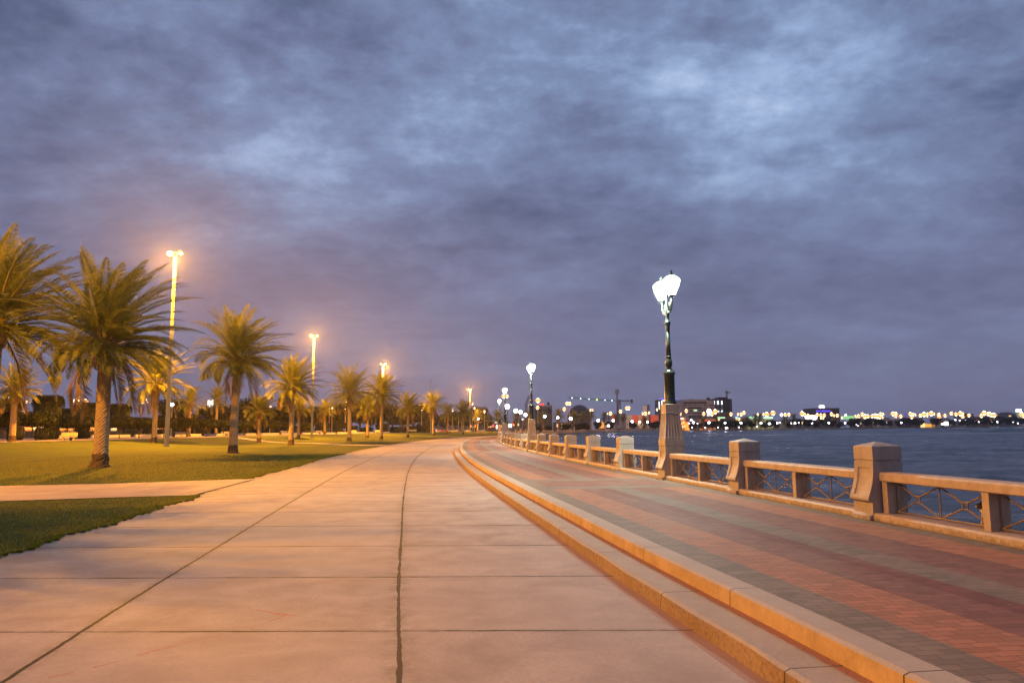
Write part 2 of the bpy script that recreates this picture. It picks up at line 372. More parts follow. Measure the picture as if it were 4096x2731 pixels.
    pm_ = None; flat = g.vmath('MULTIPLY', pos, (1, 1, 0)).outputs[0]; flat = g.vmath('ADD', flat, g.vmath('SCALE', g.n('ShaderNodeCombineXYZ', i={0: 1.0, 1: 1.0}).outputs[0], None, g.math('MULTIPLY', g.math('SUBTRACT', n3, .5), .03)).outputs[0]).outputs[0]
    for sa, sb_, ra, rb2 in (((990, 2431), (1120, 2455), .006, .022), ((1120, 2455), (1190, 2461), .045, .010), ((1065, 2489), (1135, 2462), .006, .022), ((560, 2616), (775, 2561), .022, .008), ((380, 2666), (470, 2643), .016, .010), ((200, 2707), (290, 2688), .016, .008), ((800, 2556), (880, 2538), .006, .010)):
        k_ = stroke(g, flat, sa, sb_, ra, rb2); pm_ = k_ if pm_ is None else g.math('MAXIMUM', pm_, k_)
    base = g.mix(g.math('MULTIPLY', pm_, g.math('MULTIPLY', g.ramp(n3, [(.3, .25), (.6, 1.0)], 'LINEAR'), .75)), base, (.42, .14, .10))
    base = g.mix(j, base, (.032, .025, .016))
    g.l(base, b.inputs['Base Color'])
    h = g.math('SUBTRACT', g.math('MULTIPLY', n3, .25), g.math('MULTIPLY', j, 1.0))
    bp = g.n('ShaderNodeBump', i={'Strength': .55, 'Distance': .012}); g.l(h, bp.inputs['Height']); g.l(bp.outputs[0], b.inputs['Normal'])
    return m
def paver_mat():
    m, g, b = mat('striped_pavers', None, .75, spec=.35)
    uvn = g.n('ShaderNodeUVMap', uv_map='UVMap'); sp = g.n('ShaderNodeSeparateXYZ'); g.l(uvn.outputs[0], sp.inputs[0])
    geo = g.n('ShaderNodeNewGeometry'); pos = geo.outputs['Position']
    u = g.math('SUBTRACT', sp.outputs[0], KERB); v = sp.outputs[1]
    br = g.n('ShaderNodeTexBrick', offset=.5, i={'Scale': 1.0, 'Mortar Size': .006, 'Mortar Smooth': .2, 'Brick Width': .2, 'Row Height': .1, 'Color1': (1, 1, 1, 1), 'Color2': (0, 0, 0, 1), 'Mortar': (.5, .5, .5, 1), 'Bias': 0.0})
    g.l(uvn.outputs[0], br.inputs['Vector'])
    GREY = (.205, .165, .13); ORG = (.40, .175, .095); RED = (.225, .100, .075); DRED = (.190, .070, .055)
    # stripe edges stay sharp: snap to 10 cm pavers with a little stagger
    uq = g.math('ADD', u, 0.0)
    def lt(e): return g.math('LESS_THAN', uq, e)
    c = g.mix(lt(4.45), GREY, ORG); c = g.mix(lt(3.80), c, RED); c = g.mix(lt(3.0), c, GREY); c = g.mix(lt(2.52), c, DRED); c = g.mix(lt(2.25), c, RED)
    c = g.mix(lt(1.74), c, ORG); c = g.mix(lt(1.10), c, GREY)
    # cross bands
    vb = g.math('FRACT', g.math('DIVIDE', g.math('SUBTRACT', v, S0 + 6.9), 28.98))
    band = g.math('LESS_THAN', vb, .125); band2 = g.math('LESS_THAN', g.math('ABSOLUTE', g.math('SUBTRACT', vb, .0625)), .035)
    band = g.math('MULTIPLY', band, g.math('GREATER_THAN', u, 1.10))
    band = g.math('MULTIPLY', band, g.math('LESS_THAN', u, 4.45))
    c = g.mix(band, c, GREY); c = g.mix(g.math('MULTIPLY', band, band2), c, RED)
    n1 = g.noise(pos, .6, 5, .6); n2 = g.noise(pos, 5, 6, .7); n3 = g.noise(pos, 30, 5, .6)
    tone = g.math('ADD', .74, g.math('MULTIPLY', br.outputs['Color'], .34))
    tone = g.math('MULTIPLY', tone, g.math('ADD', .72, g.math('MULTIPLY', n2, .56)))
    tone = g.math('MULTIPLY', tone, g.math('ADD', .85, g.math('MULTIPLY', n3, .3)))
    tv = g.n('ShaderNodeCombineColor'); [g.l(tone, tv.inputs[i]) for i in range(3)]
    c = g.mix(1.0, c, tv.outputs[0], 'MULTIPLY')
    dust = g.ramp(g.noise(g.vmath('MULTIPLY', pos, (1, .5, 1)).outputs[0], 1.3, 6, .7), [(.45, 0.0), (.75, 1.0)], 'LINEAR')
    c = g.mix(g.math('MULTIPLY', dust, .55), c, (.29, .215, .16))
    far_ = g.ramp(v, [(0, 0), (1, 0)]) if False else None
    scuff = g.math('GREATER_THAN', g.noise(g.vmath('MULTIPLY', pos, (1.2, 5, 1)).outputs[0], 3.0, 3, .5), .745)
    c = g.mix(g.math('MULTIPLY', scuff, .5), c, (.50, .40, .32))
    c = g.mix(g.math('MULTIPLY', br.outputs['Fac'], .55), c, (.09, .07, .055))
    g.l(c, b.inputs['Base Color'])
    h = g.math('SUBTRACT', g.math('MULTIPLY', n3, .4), g.math('MULTIPLY', br.outputs['Fac'], .8))
    bp = g.n('ShaderNodeBump', i={'Strength': .6, 'Distance': .006}); g.l(h, bp.inputs['Height']); g.l(bp.outputs[0], b.inputs['Normal'])
    return m
def lawn_mat():
    m, g, b = mat('lawn_turf', None, .9, spec=.15)
    geo = g.n('ShaderNodeNewGeometry'); pos = geo.outputs['Position']
    n1 = g.noise(pos, .28, 5, .6); n2 = g.noise(pos, 1.7, 6, .7); n3 = g.noise(pos, 38, 4, .7)
    c = g.mix(g.ramp(n2, [(.3, 0.0), (.7, 1.0)], 'LINEAR'), (.056, .078, .008), (.105, .122, .012))
    c = g.mix(g.math('MULTIPLY', g.ramp(n1, [(.45, 0.0), (.68, 1.0)], 'LINEAR'), .65), c, (.105, .085, .016))
    c = g.mix(g.math('MULTIPLY', g.ramp(n3, [(.4, 0.0), (.65, 1.0)], 'LINEAR'), .5), c, (.022, .034, .006))
    n4 = g.noise(g.vmath('MULTIPLY', pos, (.5, 1, 1)).outputs[0], .6, 5, .7)
    c = g.mix(g.math('MULTIPLY', g.ramp(n4, [(.5, 0.0), (.62, 1.0)], 'LINEAR'), .6), c, (.030, .048, .006))
    g.l(c, b.inputs['Base Color'])
    bp = g.n('ShaderNodeBump', i={'Strength': .8, 'Distance': .03}); g.l(g.math('ADD', n3, g.math('MULTIPLY', n2, .6)), bp.inputs['Height']); g.l(bp.outputs[0], b.inputs['Normal'])
    return m
def water_mat():
    m, g, b = mat('sea_water', (.026, .044, .068), .19, spec=.46); b.inputs['IOR'].default_value = 1.333
    geo = g.n('ShaderNodeNewGeometry'); pos = geo.outputs['Position']
    p1 = g.vmath('MULTIPLY', pos, (.8, 1.35, 1)).outputs[0]
    n1 = g.noise(p1, .9, 5, .62, .6); n2 = g.noise(p1, 4.2, 4, .6, .4)
    h = g.math('ADD', g.math('MULTIPLY', n1, .8), g.math('MULTIPLY', n2, .22))
    bp = g.n('ShaderNodeBump', i={'Strength': .8, 'Distance': .30}); g.l(h, bp.inputs['Height']); g.l(bp.outputs[0], b.inputs['Normal'])
    return m
M_CONC = concrete_mat(); M_PAVE = paver_mat(); M_LAWN = lawn_mat(); M_WATER = water_mat()
M_KTOP = noisy('kerb_top_stone', (.40, .35, .29), (.50, .44, .37), 4.0, .7, .3, 60)
M_SEAWALL = noisy('pale_rock_revetment', (.20, .18, .15), (.40, .36, .31), 1.2, .9, .9, 3, bdist=.3)
M_PATH = noisy('path_concrete', (.33, .26, .21), (.43, .35, .29), .9, .8, .2, 30)
M_PLAZA = noisy('plaza_paving', (.26, .20, .165), (.34, .27, .23), .7, .8)
M_SOIL = noisy('dusty_ground', (.16, .125, .09), (.24, .19, .14), .05, .9)
# ------------------------------------------------------------------ setting sheets
SE = S_OF_Y(440)
SS = dens(0, SE)
# water
def water_mesh():
    x0, x1, y0, y1, h = -8.0, 232.0, -10.0, 330.0, .8
    nx = int((x1 - x0) / h) + 1; ny = int((y1 - y0) / h) + 1
    X, Y = np.meshgrid(np.linspace(x0, x1, nx), np.linspace(y0, y1, ny)); Z = np.zeros_like(X); rng = np.random.default_rng(12)
    for k in range(42):
        lam = 1.9 * 1.075 ** k * .9; th = R(60) + rng.normal(0, .6); kk = 2 * np.pi / lam; amp = .0066 * lam ** .75
        ph = rng.uniform(0, 6.28); arg = kk * (X * np.cos(th) + Y * np.sin(th)) + ph + 1.3 * np.sin(.05 * X * np.cos(th + 1.4) + .04 * Y + ph)
        Z += amp * np.sin(arg) * (.45 if lam > 9 else 1)
    e = np.minimum.reduce([np.clip((x1 - X) / 30, 0, 1), np.clip((y1 - Y) / 40, 0, 1), np.clip((X - x0) / 2, 0, 1), np.clip((Y - y0) / 2, 0, 1)]); Z = Z * e * e - 1.3
    v = [tuple(p) for p in np.stack([X, Y, Z], -1).reshape(-1, 3)]
    f = [(j * nx + i, j * nx + i + 1, (j + 1) * nx + i + 1, (j + 1) * nx + i) for j in range(ny - 1) for i in range(nx - 1)]
    def sheet(a0, a1, b0, b1, hh, l0, nw, ga):
        na = int((a1 - a0) / hh) + 1; nb = int((b1 - b0) / hh) + 1; X, Y = np.meshgrid(np.linspace(a0, a1, na), np.linspace(b0, b1, nb)); Z = np.zeros_like(X)
        for k in range(nw):
            lam = l0 * 1.09 ** k; th = R(60) + rng.normal(0, .6); kk = 2 * np.pi / lam; ph = rng.uniform(0, 6.28)
            Z += ga * lam ** .8 * np.sin(kk * (X * np.cos(th) + Y * np.sin(th)) + ph + 1.5 * np.sin(.02 * X * np.cos(th + 1.4) + .017 * Y + ph))
        e = np.minimum.reduce([np.clip((a1 - X) / 30, 0, 1), np.clip((b1 - Y) / 30, 0, 1), np.clip((X - a0) / 12, 0, 1), np.clip((Y - b0) / 12, 0, 1)]); Z = Z * e - 1.3
        n = len(v); v.extend(tuple(p) for p in np.stack([X, Y, Z], -1).reshape(-1, 3)); f.extend((n + j * na + i, n + j * na + i + 1, n + (j + 1) * na + i + 1, n + (j + 1) * na + i) for j in range(nb - 1) for i in range(na - 1))
    sheet(x0, 860.0, y1, 1060.0, 3.4, 8.0, 26, .0115); sheet(x1, 600.0, 60.0, y1, 2.4, 6.0, 26, .0105)
    n = len(v)
    for (a_, b_, c_, d_) in ((-30, -120, 2500, y0), (x0, 1060, 2500, 2600), (860, y1, 2500, 1060), (600, y0, 2500, y1), (x1, y0, 600, 60), (-30, y0, x0, 2600)):
        v += [(a_, b_, -1.3), (c_, b_, -1.3), (c_, d_, -1.3), (a_, d_, -1.3)]; f.append((n, n + 1, n + 2, n + 3)); n += 4
    me = bpy.data.meshes.new('water'); me.from_pydata(v, [], f); me.materials.append(M_WATER); me.polygons.foreach_set('use_smooth', [True] * len(f)); me.update(); return me
tag(link('water', water_mesh()), kind='structure')
# ground polygon (land behind the shoreline), triangulated
gp_ = [tuple(off(s, -1.5)) for s in np.arange(0, SMAX, 8.0)]
ring = gp_ + [(2500, 1300), (2500, 2600), (-2500, 2600), (-2500, -120), (gp_[0][0], -120)]
gm = MB(); gm.poly([(x, y, -.12) for x, y in ring]); go = gm.build('ground', M_SOIL); go['kind'] = 'structure'
tm = go.modifiers.new('tri', 'TRIANGULATE'); tm.min_vertices = 4
# road
strip('road', 0, SE, [KERB, lambda s: KERB - 2.5, lambda s: KERB - 5.3, lambda s: KERB - road_w(s)], [0, 0, 0, 0], M_CONC, uo=KERB, svals=SS)
# steps: first step with a worn edge, second step = kerb
def kerb_stone_mat(name, face, top, line, period, phase, rough_face):
    m, g, b = mat(name, None, .75, spec=.3)
    uvn = g.n('ShaderNodeUVMap', uv_map='UVMap'); sp = g.n('ShaderNodeSeparateXYZ'); g.l(uvn.outputs[0], sp.inputs[0])
    geo = g.n('ShaderNodeNewGeometry'); pos = geo.outputs['Position']; nz = g.n('ShaderNodeSeparateXYZ'); g.l(geo.outputs['True Normal'], nz.inputs[0])
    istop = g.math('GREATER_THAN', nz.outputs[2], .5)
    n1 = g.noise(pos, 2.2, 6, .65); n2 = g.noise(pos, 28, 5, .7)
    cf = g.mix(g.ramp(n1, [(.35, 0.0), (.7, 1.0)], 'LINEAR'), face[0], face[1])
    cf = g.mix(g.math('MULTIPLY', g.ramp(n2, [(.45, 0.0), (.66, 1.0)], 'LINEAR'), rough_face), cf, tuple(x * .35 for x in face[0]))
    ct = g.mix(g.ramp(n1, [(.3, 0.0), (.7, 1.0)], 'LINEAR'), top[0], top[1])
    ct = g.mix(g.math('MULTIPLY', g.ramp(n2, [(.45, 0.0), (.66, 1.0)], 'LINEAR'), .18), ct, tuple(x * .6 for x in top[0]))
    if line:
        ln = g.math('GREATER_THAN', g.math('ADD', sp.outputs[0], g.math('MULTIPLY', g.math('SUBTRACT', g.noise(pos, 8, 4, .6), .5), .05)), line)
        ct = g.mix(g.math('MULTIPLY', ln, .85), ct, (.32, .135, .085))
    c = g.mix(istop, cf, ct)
    pz = g.n('ShaderNodeSeparateXYZ'); g.l(pos, pz.inputs[0]); zb = 0.0 if rough_face > .4 else .15
    gm_ = g.math('LESS_THAN', g.math('SUBTRACT', pz.outputs[2], g.math('MULTIPLY', g.math('SUBTRACT', g.noise(pos, 3.1, 6, .75), .40), .16)), zb + .004)
    cf = g.mix(g.math('MULTIPLY', gm_, .7), cf, (.07, .05, .03))
    vs = g.n('ShaderNodeTexVoronoi', i={'Scale': 2.1}); g.l(g.vmath('MULTIPLY', pos, (1, 1, 1.6)).outputs[0], vs.inputs['Vector']); cf = g.mix(g.math('MULTIPLY', g.math('LESS_THAN', g.math('ADD', vs.outputs['Distance'], g.math('MULTIPLY', n2, .04)), .085), .45), cf, (.13, .085, .05))
    jf = g.math('ABSOLUTE', g.math('SUBTRACT', g.math('FRACT', g.math('DIVIDE', g.math('SUBTRACT', sp.outputs[1], phase), period)), .5))
    j = g.math('LESS_THAN', g.math('MULTIPLY', jf, period), .007)
    c = g.mix(j, c, (.06, .045, .03)); g.l(c, b.inputs['Base Color'])
    bp = g.n('ShaderNodeBump', i={'Strength': .5 + .4 * (rough_face > .4), 'Distance': .012}); g.l(g.math('SUBTRACT', n2, j), bp.inputs['Height']); g.l(bp.outputs[0], b.inputs['Normal'])
    return m
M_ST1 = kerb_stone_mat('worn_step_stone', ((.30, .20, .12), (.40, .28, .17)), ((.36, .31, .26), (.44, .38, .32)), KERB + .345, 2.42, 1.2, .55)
M_ST2 = kerb_stone_mat('warm_face_kerb_stone', ((.44, .30, .14), (.64, .46, .25)), ((.40, .35, .29), (.47, .42, .36)), None, 2.42, .55, .12)  # face coloured warmer than the top
jit = {}
def chip(s): 
    return .010 * math.sin(s * 2.3) * math.sin(s * .7 + 1) + .006 * math.sin(s * 9.1)
SF = dens(0, SE)
strip('lower_step', 0, SE, [KERB, KERB + .012, KERB + .05, KERB + .44], [0, .132, .15, .15], M_ST1, jag=(1, chip), svals=SF)
strip('upper_step', 0, SE, [KERB + .43, KERB + .434, KERB + .475, KERB + .70], [.15, .283, .30, .30], M_ST2, svals=SF)
strip('promenade', 0, SE, [KERB + .70, -3.2, -1.6, -.2], [.296] * 4, M_PAVE, svals=SS)
S2 = list(np.arange(SE, SMAX, 8.0)) + [SMAX]
strip('far_promenade', SE, SMAX, [-12, -.2], [.26, .296], M_PATH, svals=S2)
strip('sea_wall', 0, SMAX, [.30, .62, .66, 2.4, 5.2], [.297, .297, -.05, -.75, -2.2], M_SEAWALL, svals=SS + S2[1:])
# lawn
def ljag(s): return .10 * math.sin(s * 1.9) * math.sin(s * .53 + 2) + .05 * math.sin(s * 6.3 + 1) + .10 * math.sin(s * .31)
LO = [lambda s: KERB - road_w(s) + .25] + [(lambda s, d=d: KERB - road_w(s) - d) for d in (1.2, 3, 5.5, 8, 11, 14, 17, 20, 23, 26, 29, 32, 35, 38, 41)]
lz = lambda x, y, s: lawn_z(x, y, s)
strip('lawn', 0, SE, LO, [.012] + [lz] * 15, M_LAWN, jag=(0, ljag), svals=[s for i, s in enumerate(SS)])
strip('plaza', 0, SE, [(lambda s, d=d: KERB - road_w(s) - d) for d in (36.2, 52, 75, 105)], [(lambda x, y, s: lawn_z(x, y, s) + .03 if True else 0)] + [.90, .88, .5], M_PLAZA, svals=SS[::2] + [SE])
def drape(name, line, width, material, dz=.03, step=1.0):
    mb = MB(); pts = []
    for (a, b) in zip(line[:-1], line[1:]):
        a = np.array(a, float); b = np.array(b, float); n = max(1, int(np.linalg.norm(b - a) / step))
        pts += [a + (b - a) * i / n for i in range(n)]
    pts.append(np.array(line[-1], float)); rows = []
    for i, p in enumerate(pts):
        t = pts[min(i + 1, len(pts) - 1)] - pts[max(i - 1, 0)]; t /= np.linalg.norm(t); n = np.array([-t[1], t[0]]); w = width(i / (len(pts) - 1)) if callable(width) else width
        rows.append([(*(p + n * w * k), lawn_z(*(p + n * w * k)) + dz) for k in (-.5, 0, .5)])
    for r in rows: mb.v += r
    for i in range(len(rows) - 1):
        for k in range(2): a = i * 3 + k; mb.face((a, a + 1, a + 4, a + 3))
    return tag(mb.build(name, material), kind='structure')
# side path: far edge (-9.95,27.3)-(-17.2,25.1); near edge (-9,21.1)-(-13.3,19.5)
sp_ = MB()
sp_.poly([(-8.9, 20.9, .022), (-9.6, 28.0, .022), (-13.9, 25.85, .022), (-17.4, 25.1, .022), (-48, 20.3, .022), (-48, 8.5, .022), (-13.4, 19.5, .022), (-10.4, 20.5, .022)])
tag(sp_.build('side_path', M_PATH), kind='structure')
drape('garden_path', [(-15.3, 89), (-22, 97), (-39, 122), (-50, 133)], 3.0, M_PATH)
# ------------------------------------------------------------------ balustrade pieces (local: +Y along the line, +X to the water, z from promenade)
def ring_rect(hx, hy, z, inset=0.0, pw=0.16):
    # hx = half depth (road/water), hy = half width along the line; recessed panel on both long faces
    return [(-hx, -hy, z), (hx, -hy, z), (hx, -pw, z), (hx - inset, -pw + .012, z), (hx - inset, pw - .012, z), (hx, pw, z),
            (hx, hy, z), (-hx, hy, z), (-hx, pw, z), (-hx + inset, pw - .012, z), (-hx + inset, -pw + .012, z), (-hx, -pw, z)]
def post_rings(top=True, w=.25):
    R_ = []
    for hx, hy, z, ins in ((.36, w, .0, 0), (.36, w, .06, 0), (.325, w, .075, 0), (.30, w, .10, 0), (.295, w, .265, 0), (.335, w, .285, 0), (.365, w, .30, 0), (.368, w, .33, 0),
                           (.352, w, .375, 0), (.350, w, .38, .016), (.325, w, .44, .018), (.295, w, .53, .018), (.272, w, .62, .018), (.257, w, .72, .018), (.252, w, .80, .016), (.252, w, .805, 0), (.25, w, .905, 0),
                           (.235, w - .015, .91, 0), (.235, w - .015, .93, 0), (.25, w, .935, 0)):
        R_.append(ring_rect(hx, hy, z, ins))
    return R_
pm = MB(); rr = post_rings(); rr += [ring_rect(.25, .25, 1.14), ring_rect(.245, .245, 1.147), ring_rect(.01, .01, 1.215, 0, .006)]
pm.loft(rr); ME_POST = pm.mesh('post', M_STONE)
L = DK - .5                       # clear bay
rm = MB()
def rail_ring(y, k=1.0):
    hx = .175 * k
    return [(-hx, y, .615), (-hx + .02 * k, y, .60), (hx - .02 * k, y, .60), (hx, y, .615), (hx, y, .715 + .0 * k), (hx - .025, y, .745), (-hx + .025, y, .745), (-hx, y, .715)]
rm.loft([rail_ring(.22, .55), rail_ring(.245, .9), rail_ring(.28, 1.0), rail_ring(DK - .28, 1.0), rail_ring(DK - .245, .9), rail_ring(DK - .22, .55)])
ME_RAIL = rm.mesh('rail', M_STONE2)
plm = MB(); plm.loft([[(-.30, y, 0), (.30, y, 0), (.30, y, .09), (.27, y, .115), (-.27, y, .115), (-.30, y, .085)] for y in (.25, DK - .25)]); ME_PLINTH = plm.mesh('plinth', M_STONE2)
pim = MB(); pim.box((0, 0, .358), (.30, .12, .49)); ME_PIER = pim.mesh('pier', M_STONE2)
lm = MB(); PW = (L - .12 * 2 - .12 - .10) / 2      # lattice width
def bar(a, b, r=.0125): lm.tube([(0, a[0], a[1]), (0, b[0], b[1])], r, 6)
z0, z1 = .145, .595; zc = (z0 + z1) / 2
bar((0, z0), (PW, z0), .014); bar((0, z1), (PW, z1), .012); bar((.01, z0), (.01, z1)); bar((PW - .01, z0), (PW - .01, z1)); bar((PW / 2, z0), (PW / 2, z1))
for c0, c1 in ((.01, PW / 2), (PW / 2, PW - .01)):
    cm = (c0 + c1) / 2; q = .05; h = .045
    for sx in (-1, 1):
        bar((cm + sx * q, zc - h), (cm + sx * q, zc + h)); bar((cm - q, zc + sx * h), (cm + q, zc + sx * h))
        for sz in (-1, 1):
            bar((cm + sx * q, zc + sz * h), (c0 if sx < 0 else c1, z1 if sz > 0 else z0))
ME_LAT = lm.mesh('lattice', M_IRON)
fp = MB(); fp.box((0, 0, .55), (.5, .5, 1.1)); fp.box((0, 0, 1.12), (.56, .56, .06)); ME_POSTF = fp.mesh('post', M_STONE)
def lat(k): return -.06 * min(1, max(0, (2.2 - k) / 1.6)) - .06 * min(1, max(0, -k))
def kpos(k):
    p, t, n = frame(S0 + k * DK, 2.4); p = p + n * lat(k); return p, math.atan2(t[1], t[0]) - math.pi / 2
def bay_pose(k):
    a = kpos(k)[0]; b = kpos(k + 1)[0]; d = b - a
    return a, math.atan2(d[1], d[0]) - math.pi / 2
ORD = ['first', 'second', 'third', 'fourth', 'fifth', 'sixth', 'seventh', 'eighth', 'ninth', 'tenth', 'eleventh', 'twelfth', 'thirteenth', 'fourteenth', 'fifteenth', 'sixteenth', 'seventeenth', 'eighteenth',
       'nineteenth', 'twentieth', 'twenty-first', 'twenty-second', 'twenty-third', 'twenty-fourth', 'twenty-fifth', 'twenty-sixth', 'twenty-seventh', 'twenty-eighth', 'twenty-ninth', 'thirtieth']
ZP = .3
j = -1
while True:
    k0 = 2 + 6 * j; s_ = S0 + k0 * DK
    if S0 + (k0 + 6) * DK > SMAX - 5 or j > 47: break
    a, rz = kpos(max(k0, -4) if j < 0 else k0)
    if j == -1: lab = 'beige stone balustrade with lattice panels nearest the camera, ending at the tall near lamp'
    elif j == 0: lab = 'beige stone balustrade between the tall near lamp and the next white lamp beyond'
    else: lab = 'stone balustrade stretch by the water, %s one beyond the tall near lamp' % (ORD[j] if j < 30 else ORD[j - 30] + ' past thirty,')
    if j < 9:
        root = empty('balustrade', (a[0], a[1], ZP), 0, lab, 'balustrade', 'balustrade stretches along the waterfront')
        for k in range(k0, k0 + 6):
            if k < -3: continue
            p, h = kpos(k)
            if k != k0: link('post', ME_POST, root, (p[0] - a[0], p[1] - a[1], 0), h)
            q, hb = bay_pose(k); o_ = (q[0] - a[0], q[1] - a[1], 0); dr = Vector((-math.sin(hb), math.cos(hb), 0))
            link('rail', ME_RAIL, root, o_, hb); link('plinth', ME_PLINTH, root, o_, hb)
            if j < 5:
                yA = .25 + .06 + .05; yM = DK / 2; yE = DK - yA
                for yy in (yA, yM, yE): link('pier', ME_PIER, root, Vector(o_) + dr * yy, hb)
                for yy in (yA + .06, yM + .06): link('lattice', ME_LAT, root, Vector(o_) + dr * yy, hb)
            else:
                for yy in (.36, DK / 2, DK - .36): link('pier', ME_PIER, root, Vector(o_) + dr * yy, hb)
    else:
        mb = MB()
        for k in range(k0, k0 + 6):
            p, h = kpos(k); q, hb = bay_pose(k); n_ = cpos(S0 + (k + 1) * DK); c_ = (q + n_) / 2 - a
            mb.box((p[0] - a[0], p[1] - a[1], .6), (.5, .5, 1.2), h)
            mb.box((c_[0], c_[1], .67), (.35, DK - .5, .14), hb); mb.box((c_[0], c_[1], .06), (.6, DK - .5, .12), hb)
            mb.box((c_[0], c_[1], .36), (.3, .12, .48), hb)
        o = mb.build('balustrade', M_STONE2, None, (a[0], a[1], ZP)); tag(o, lab, 'balustrade', 'balustrade stretches along the waterfront')
    j += 1
# ------------------------------------------------------------------ promenade lamps
def pedestal_mesh():
    mb = MB(); rr = post_rings(w=.29)
    rr = [[(x * 1.12, y, z * 1.02) for x, y, z in r] for r in rr]
    z0 = rr[-1][0][2]
    def sq(h, z): return ring_rect(h, h, z, 0, .16)
    rr += [sq(.29, z0), sq(.29, z0 + .18), sq(.275, z0 + .185), sq(.275, z0 + .20), sq(.285, z0 + .205)]
    mb.loft(rr); zb = z0 + .205
    def flut(h, z, nfl=6, dep=.022):
        ring = []
        for side in range(4):
            for i in range(nfl * 4):
                t = -1 + 2 * i / (nfl * 4); ph = i % 4
                d = 0 if (i < 2 or i > nfl * 4 - 3 or ph in (0, 1)) else dep
                x, y = t * h, -(h - d)
                for _ in range(side): x, y = -y, x
                ring.append((x, y, z))
        return ring
    mb.loft([flut(.282, zb), flut(.272, zb + .06), flut(.235, zb + .42, 6, .024), flut(.212, zb + .72, 6, .018)])
    mb.loft([sq(.225, zb + .722), sq(.225, zb + .745), sq(.213, zb + .755), sq(.213, zb + .99), sq(.195, zb + 1.0)])
    return mb.mesh('pedestal', M_STONE), zb + 1.0
ME_PED, ZPED = pedestal_mesh()
cm = MB(); Z = ZPED
cm.lathe([(.185, Z), (.185, Z + .04), (.165, Z + .07), (.15, Z + .11), (.15, Z + .86), (.17, Z + .88), (.185, Z + .92), (.15, Z + .94), (.145, Z + .99), (.09, Z + 1.0)], 24)
Z += 1.0
cm.lathe([(.105, Z), (.075, Z + .04), (.07, Z + .07), (.10, Z + .14), (.108, Z + .22), (.085, Z + .31), (.065, Z + .35), (.085, Z + .37), (.085, Z + .40), (.06, Z + .42)], 20)
Z += .42
cm.lathe([(.072, Z), (.066, Z + .3), (.058, Z + .72)], 24, flute=.13, fn=1)
Z += .72
cm.lathe([(.062, Z), (.066, Z + .02), (.058, Z + .05), (.066, Z + .07), (.06, Z + .10), (.085, Z + .24), (.095, Z + .27), (.06, Z + .30), (.045, Z + .44), (.07, Z + .50), (.055, Z + .54), (.085, Z + .60), (.07, Z + .66), (.04, Z + .95), (.03, Z + 1.2), (.045, Z + 1.24), (.006, Z + 1.33)], 20)
ME_COL = cm.mesh('column', M_DARK, True); ZA = Z + .60
am_ = MB()
pts = [(0, .05, ZA), (0, .13, ZA - .06), (0, .25, ZA - .06), (0, .36, ZA + .03), (0, .43, ZA + .18), (0, .45, ZA + .34)]
am_.tube(pts, [.03, .028, .026, .026, .024, .03], 8)
sp2 = [(0, .22 + .10 * (1 - t / 14) * math.cos(t * .75), ZA + .14 + .10 * (1 - t / 14) * math.sin(t * .75)) for t in range(13)]
am_.tube(sp2, .014, 6); ME_ARM = am_.mesh('arm', M_DARK, True)
lr = MB(); z = ZA + .34
lr.lathe([(.03, z), (.07, z + .02), (.10, z + .05), (.10, z + .07)], 12, (0, .45, 0))
lr.lathe([(.085, z + .645), (.06, z + .67), (.045, z + .68), (.03, z + .70), (.045, z + .74), (.02, z + .78), (.005, z + .82)], 12, (0, .45, 0))
ME_LROOF = lr.mesh('lantern', M_DARK)
lg = MB(); lg.lathe([(.10, z + .07), (.155, z + .20), (.215, z + .33), (.25, z + .46), (.245, z + .53), (.16, z + .61), (.08, z + .65)], 12, (0, .45, 0)); ME_LGLASS = lg.mesh('glass', M_LANTERN)  # glowing glass carried up in place of a roof, shaping the lantern's glare
def rotated(me, name):
    m2 = me.copy(); m2.transform(Matrix.Rotation(math.pi, 4, 'Z')); m2.name = name; return m2
ME_ARM2, ME_LROOF2, ME_LGLASS2 = rotated(ME_ARM, 'arm'), rotated(ME_LROOF, 'lantern'), rotated(ME_LGLASS, 'glass')
def lamp_proto(loc, rz):
    r = empty('promenade_lamp', loc, rz)
    link('pedestal', ME_PED, r); link('column', ME_COL, r)
    for am2, lr2, lg2 in ((ME_ARM, ME_LROOF, ME_LGLASS), (ME_ARM2, ME_LROOF2, ME_LGLASS2)):
        link('arm', am2, r); l = link('lantern', lr2, r); link('glass', lg2, l)
    ld = bpy.data.lights.new('lantern_light', 'POINT'); ld.energy = 1700; ld.color = WHITE; ld.shadow_soft_size = .16
    lo = bpy.data.objects.new('lantern_light', ld); COL.objects.link(lo); lo.parent = r; lo.location = (-.30, 0, ZA + .62)
    return r
first = None
LG = 'white twin lantern lamps along the balustrade'
LAB = ['tall green iron lamp on a fluted stone pedestal with two white lanterns, nearest the camera', 'white lantern lamp on a stone pedestal, second along the balustrade from the near one',
       'white lantern lamp on a stone pedestal, third along the balustrade', 'white lantern lamp at the farthest visible turn of the balustrade, fourth in line']
lamp_ks = []
for jj in range(0, 4):
    k = 2 + 6 * jj; p, h = kpos(k)
    if first is None: first = lamp_proto((p[0], p[1], ZP), h); o = first
    else: o = copy_tree(first); o.location = (p[0], p[1], ZP); o.rotation_euler = (0, 0, h)
    tag(o, LAB[jj], 'street lamp', LG)
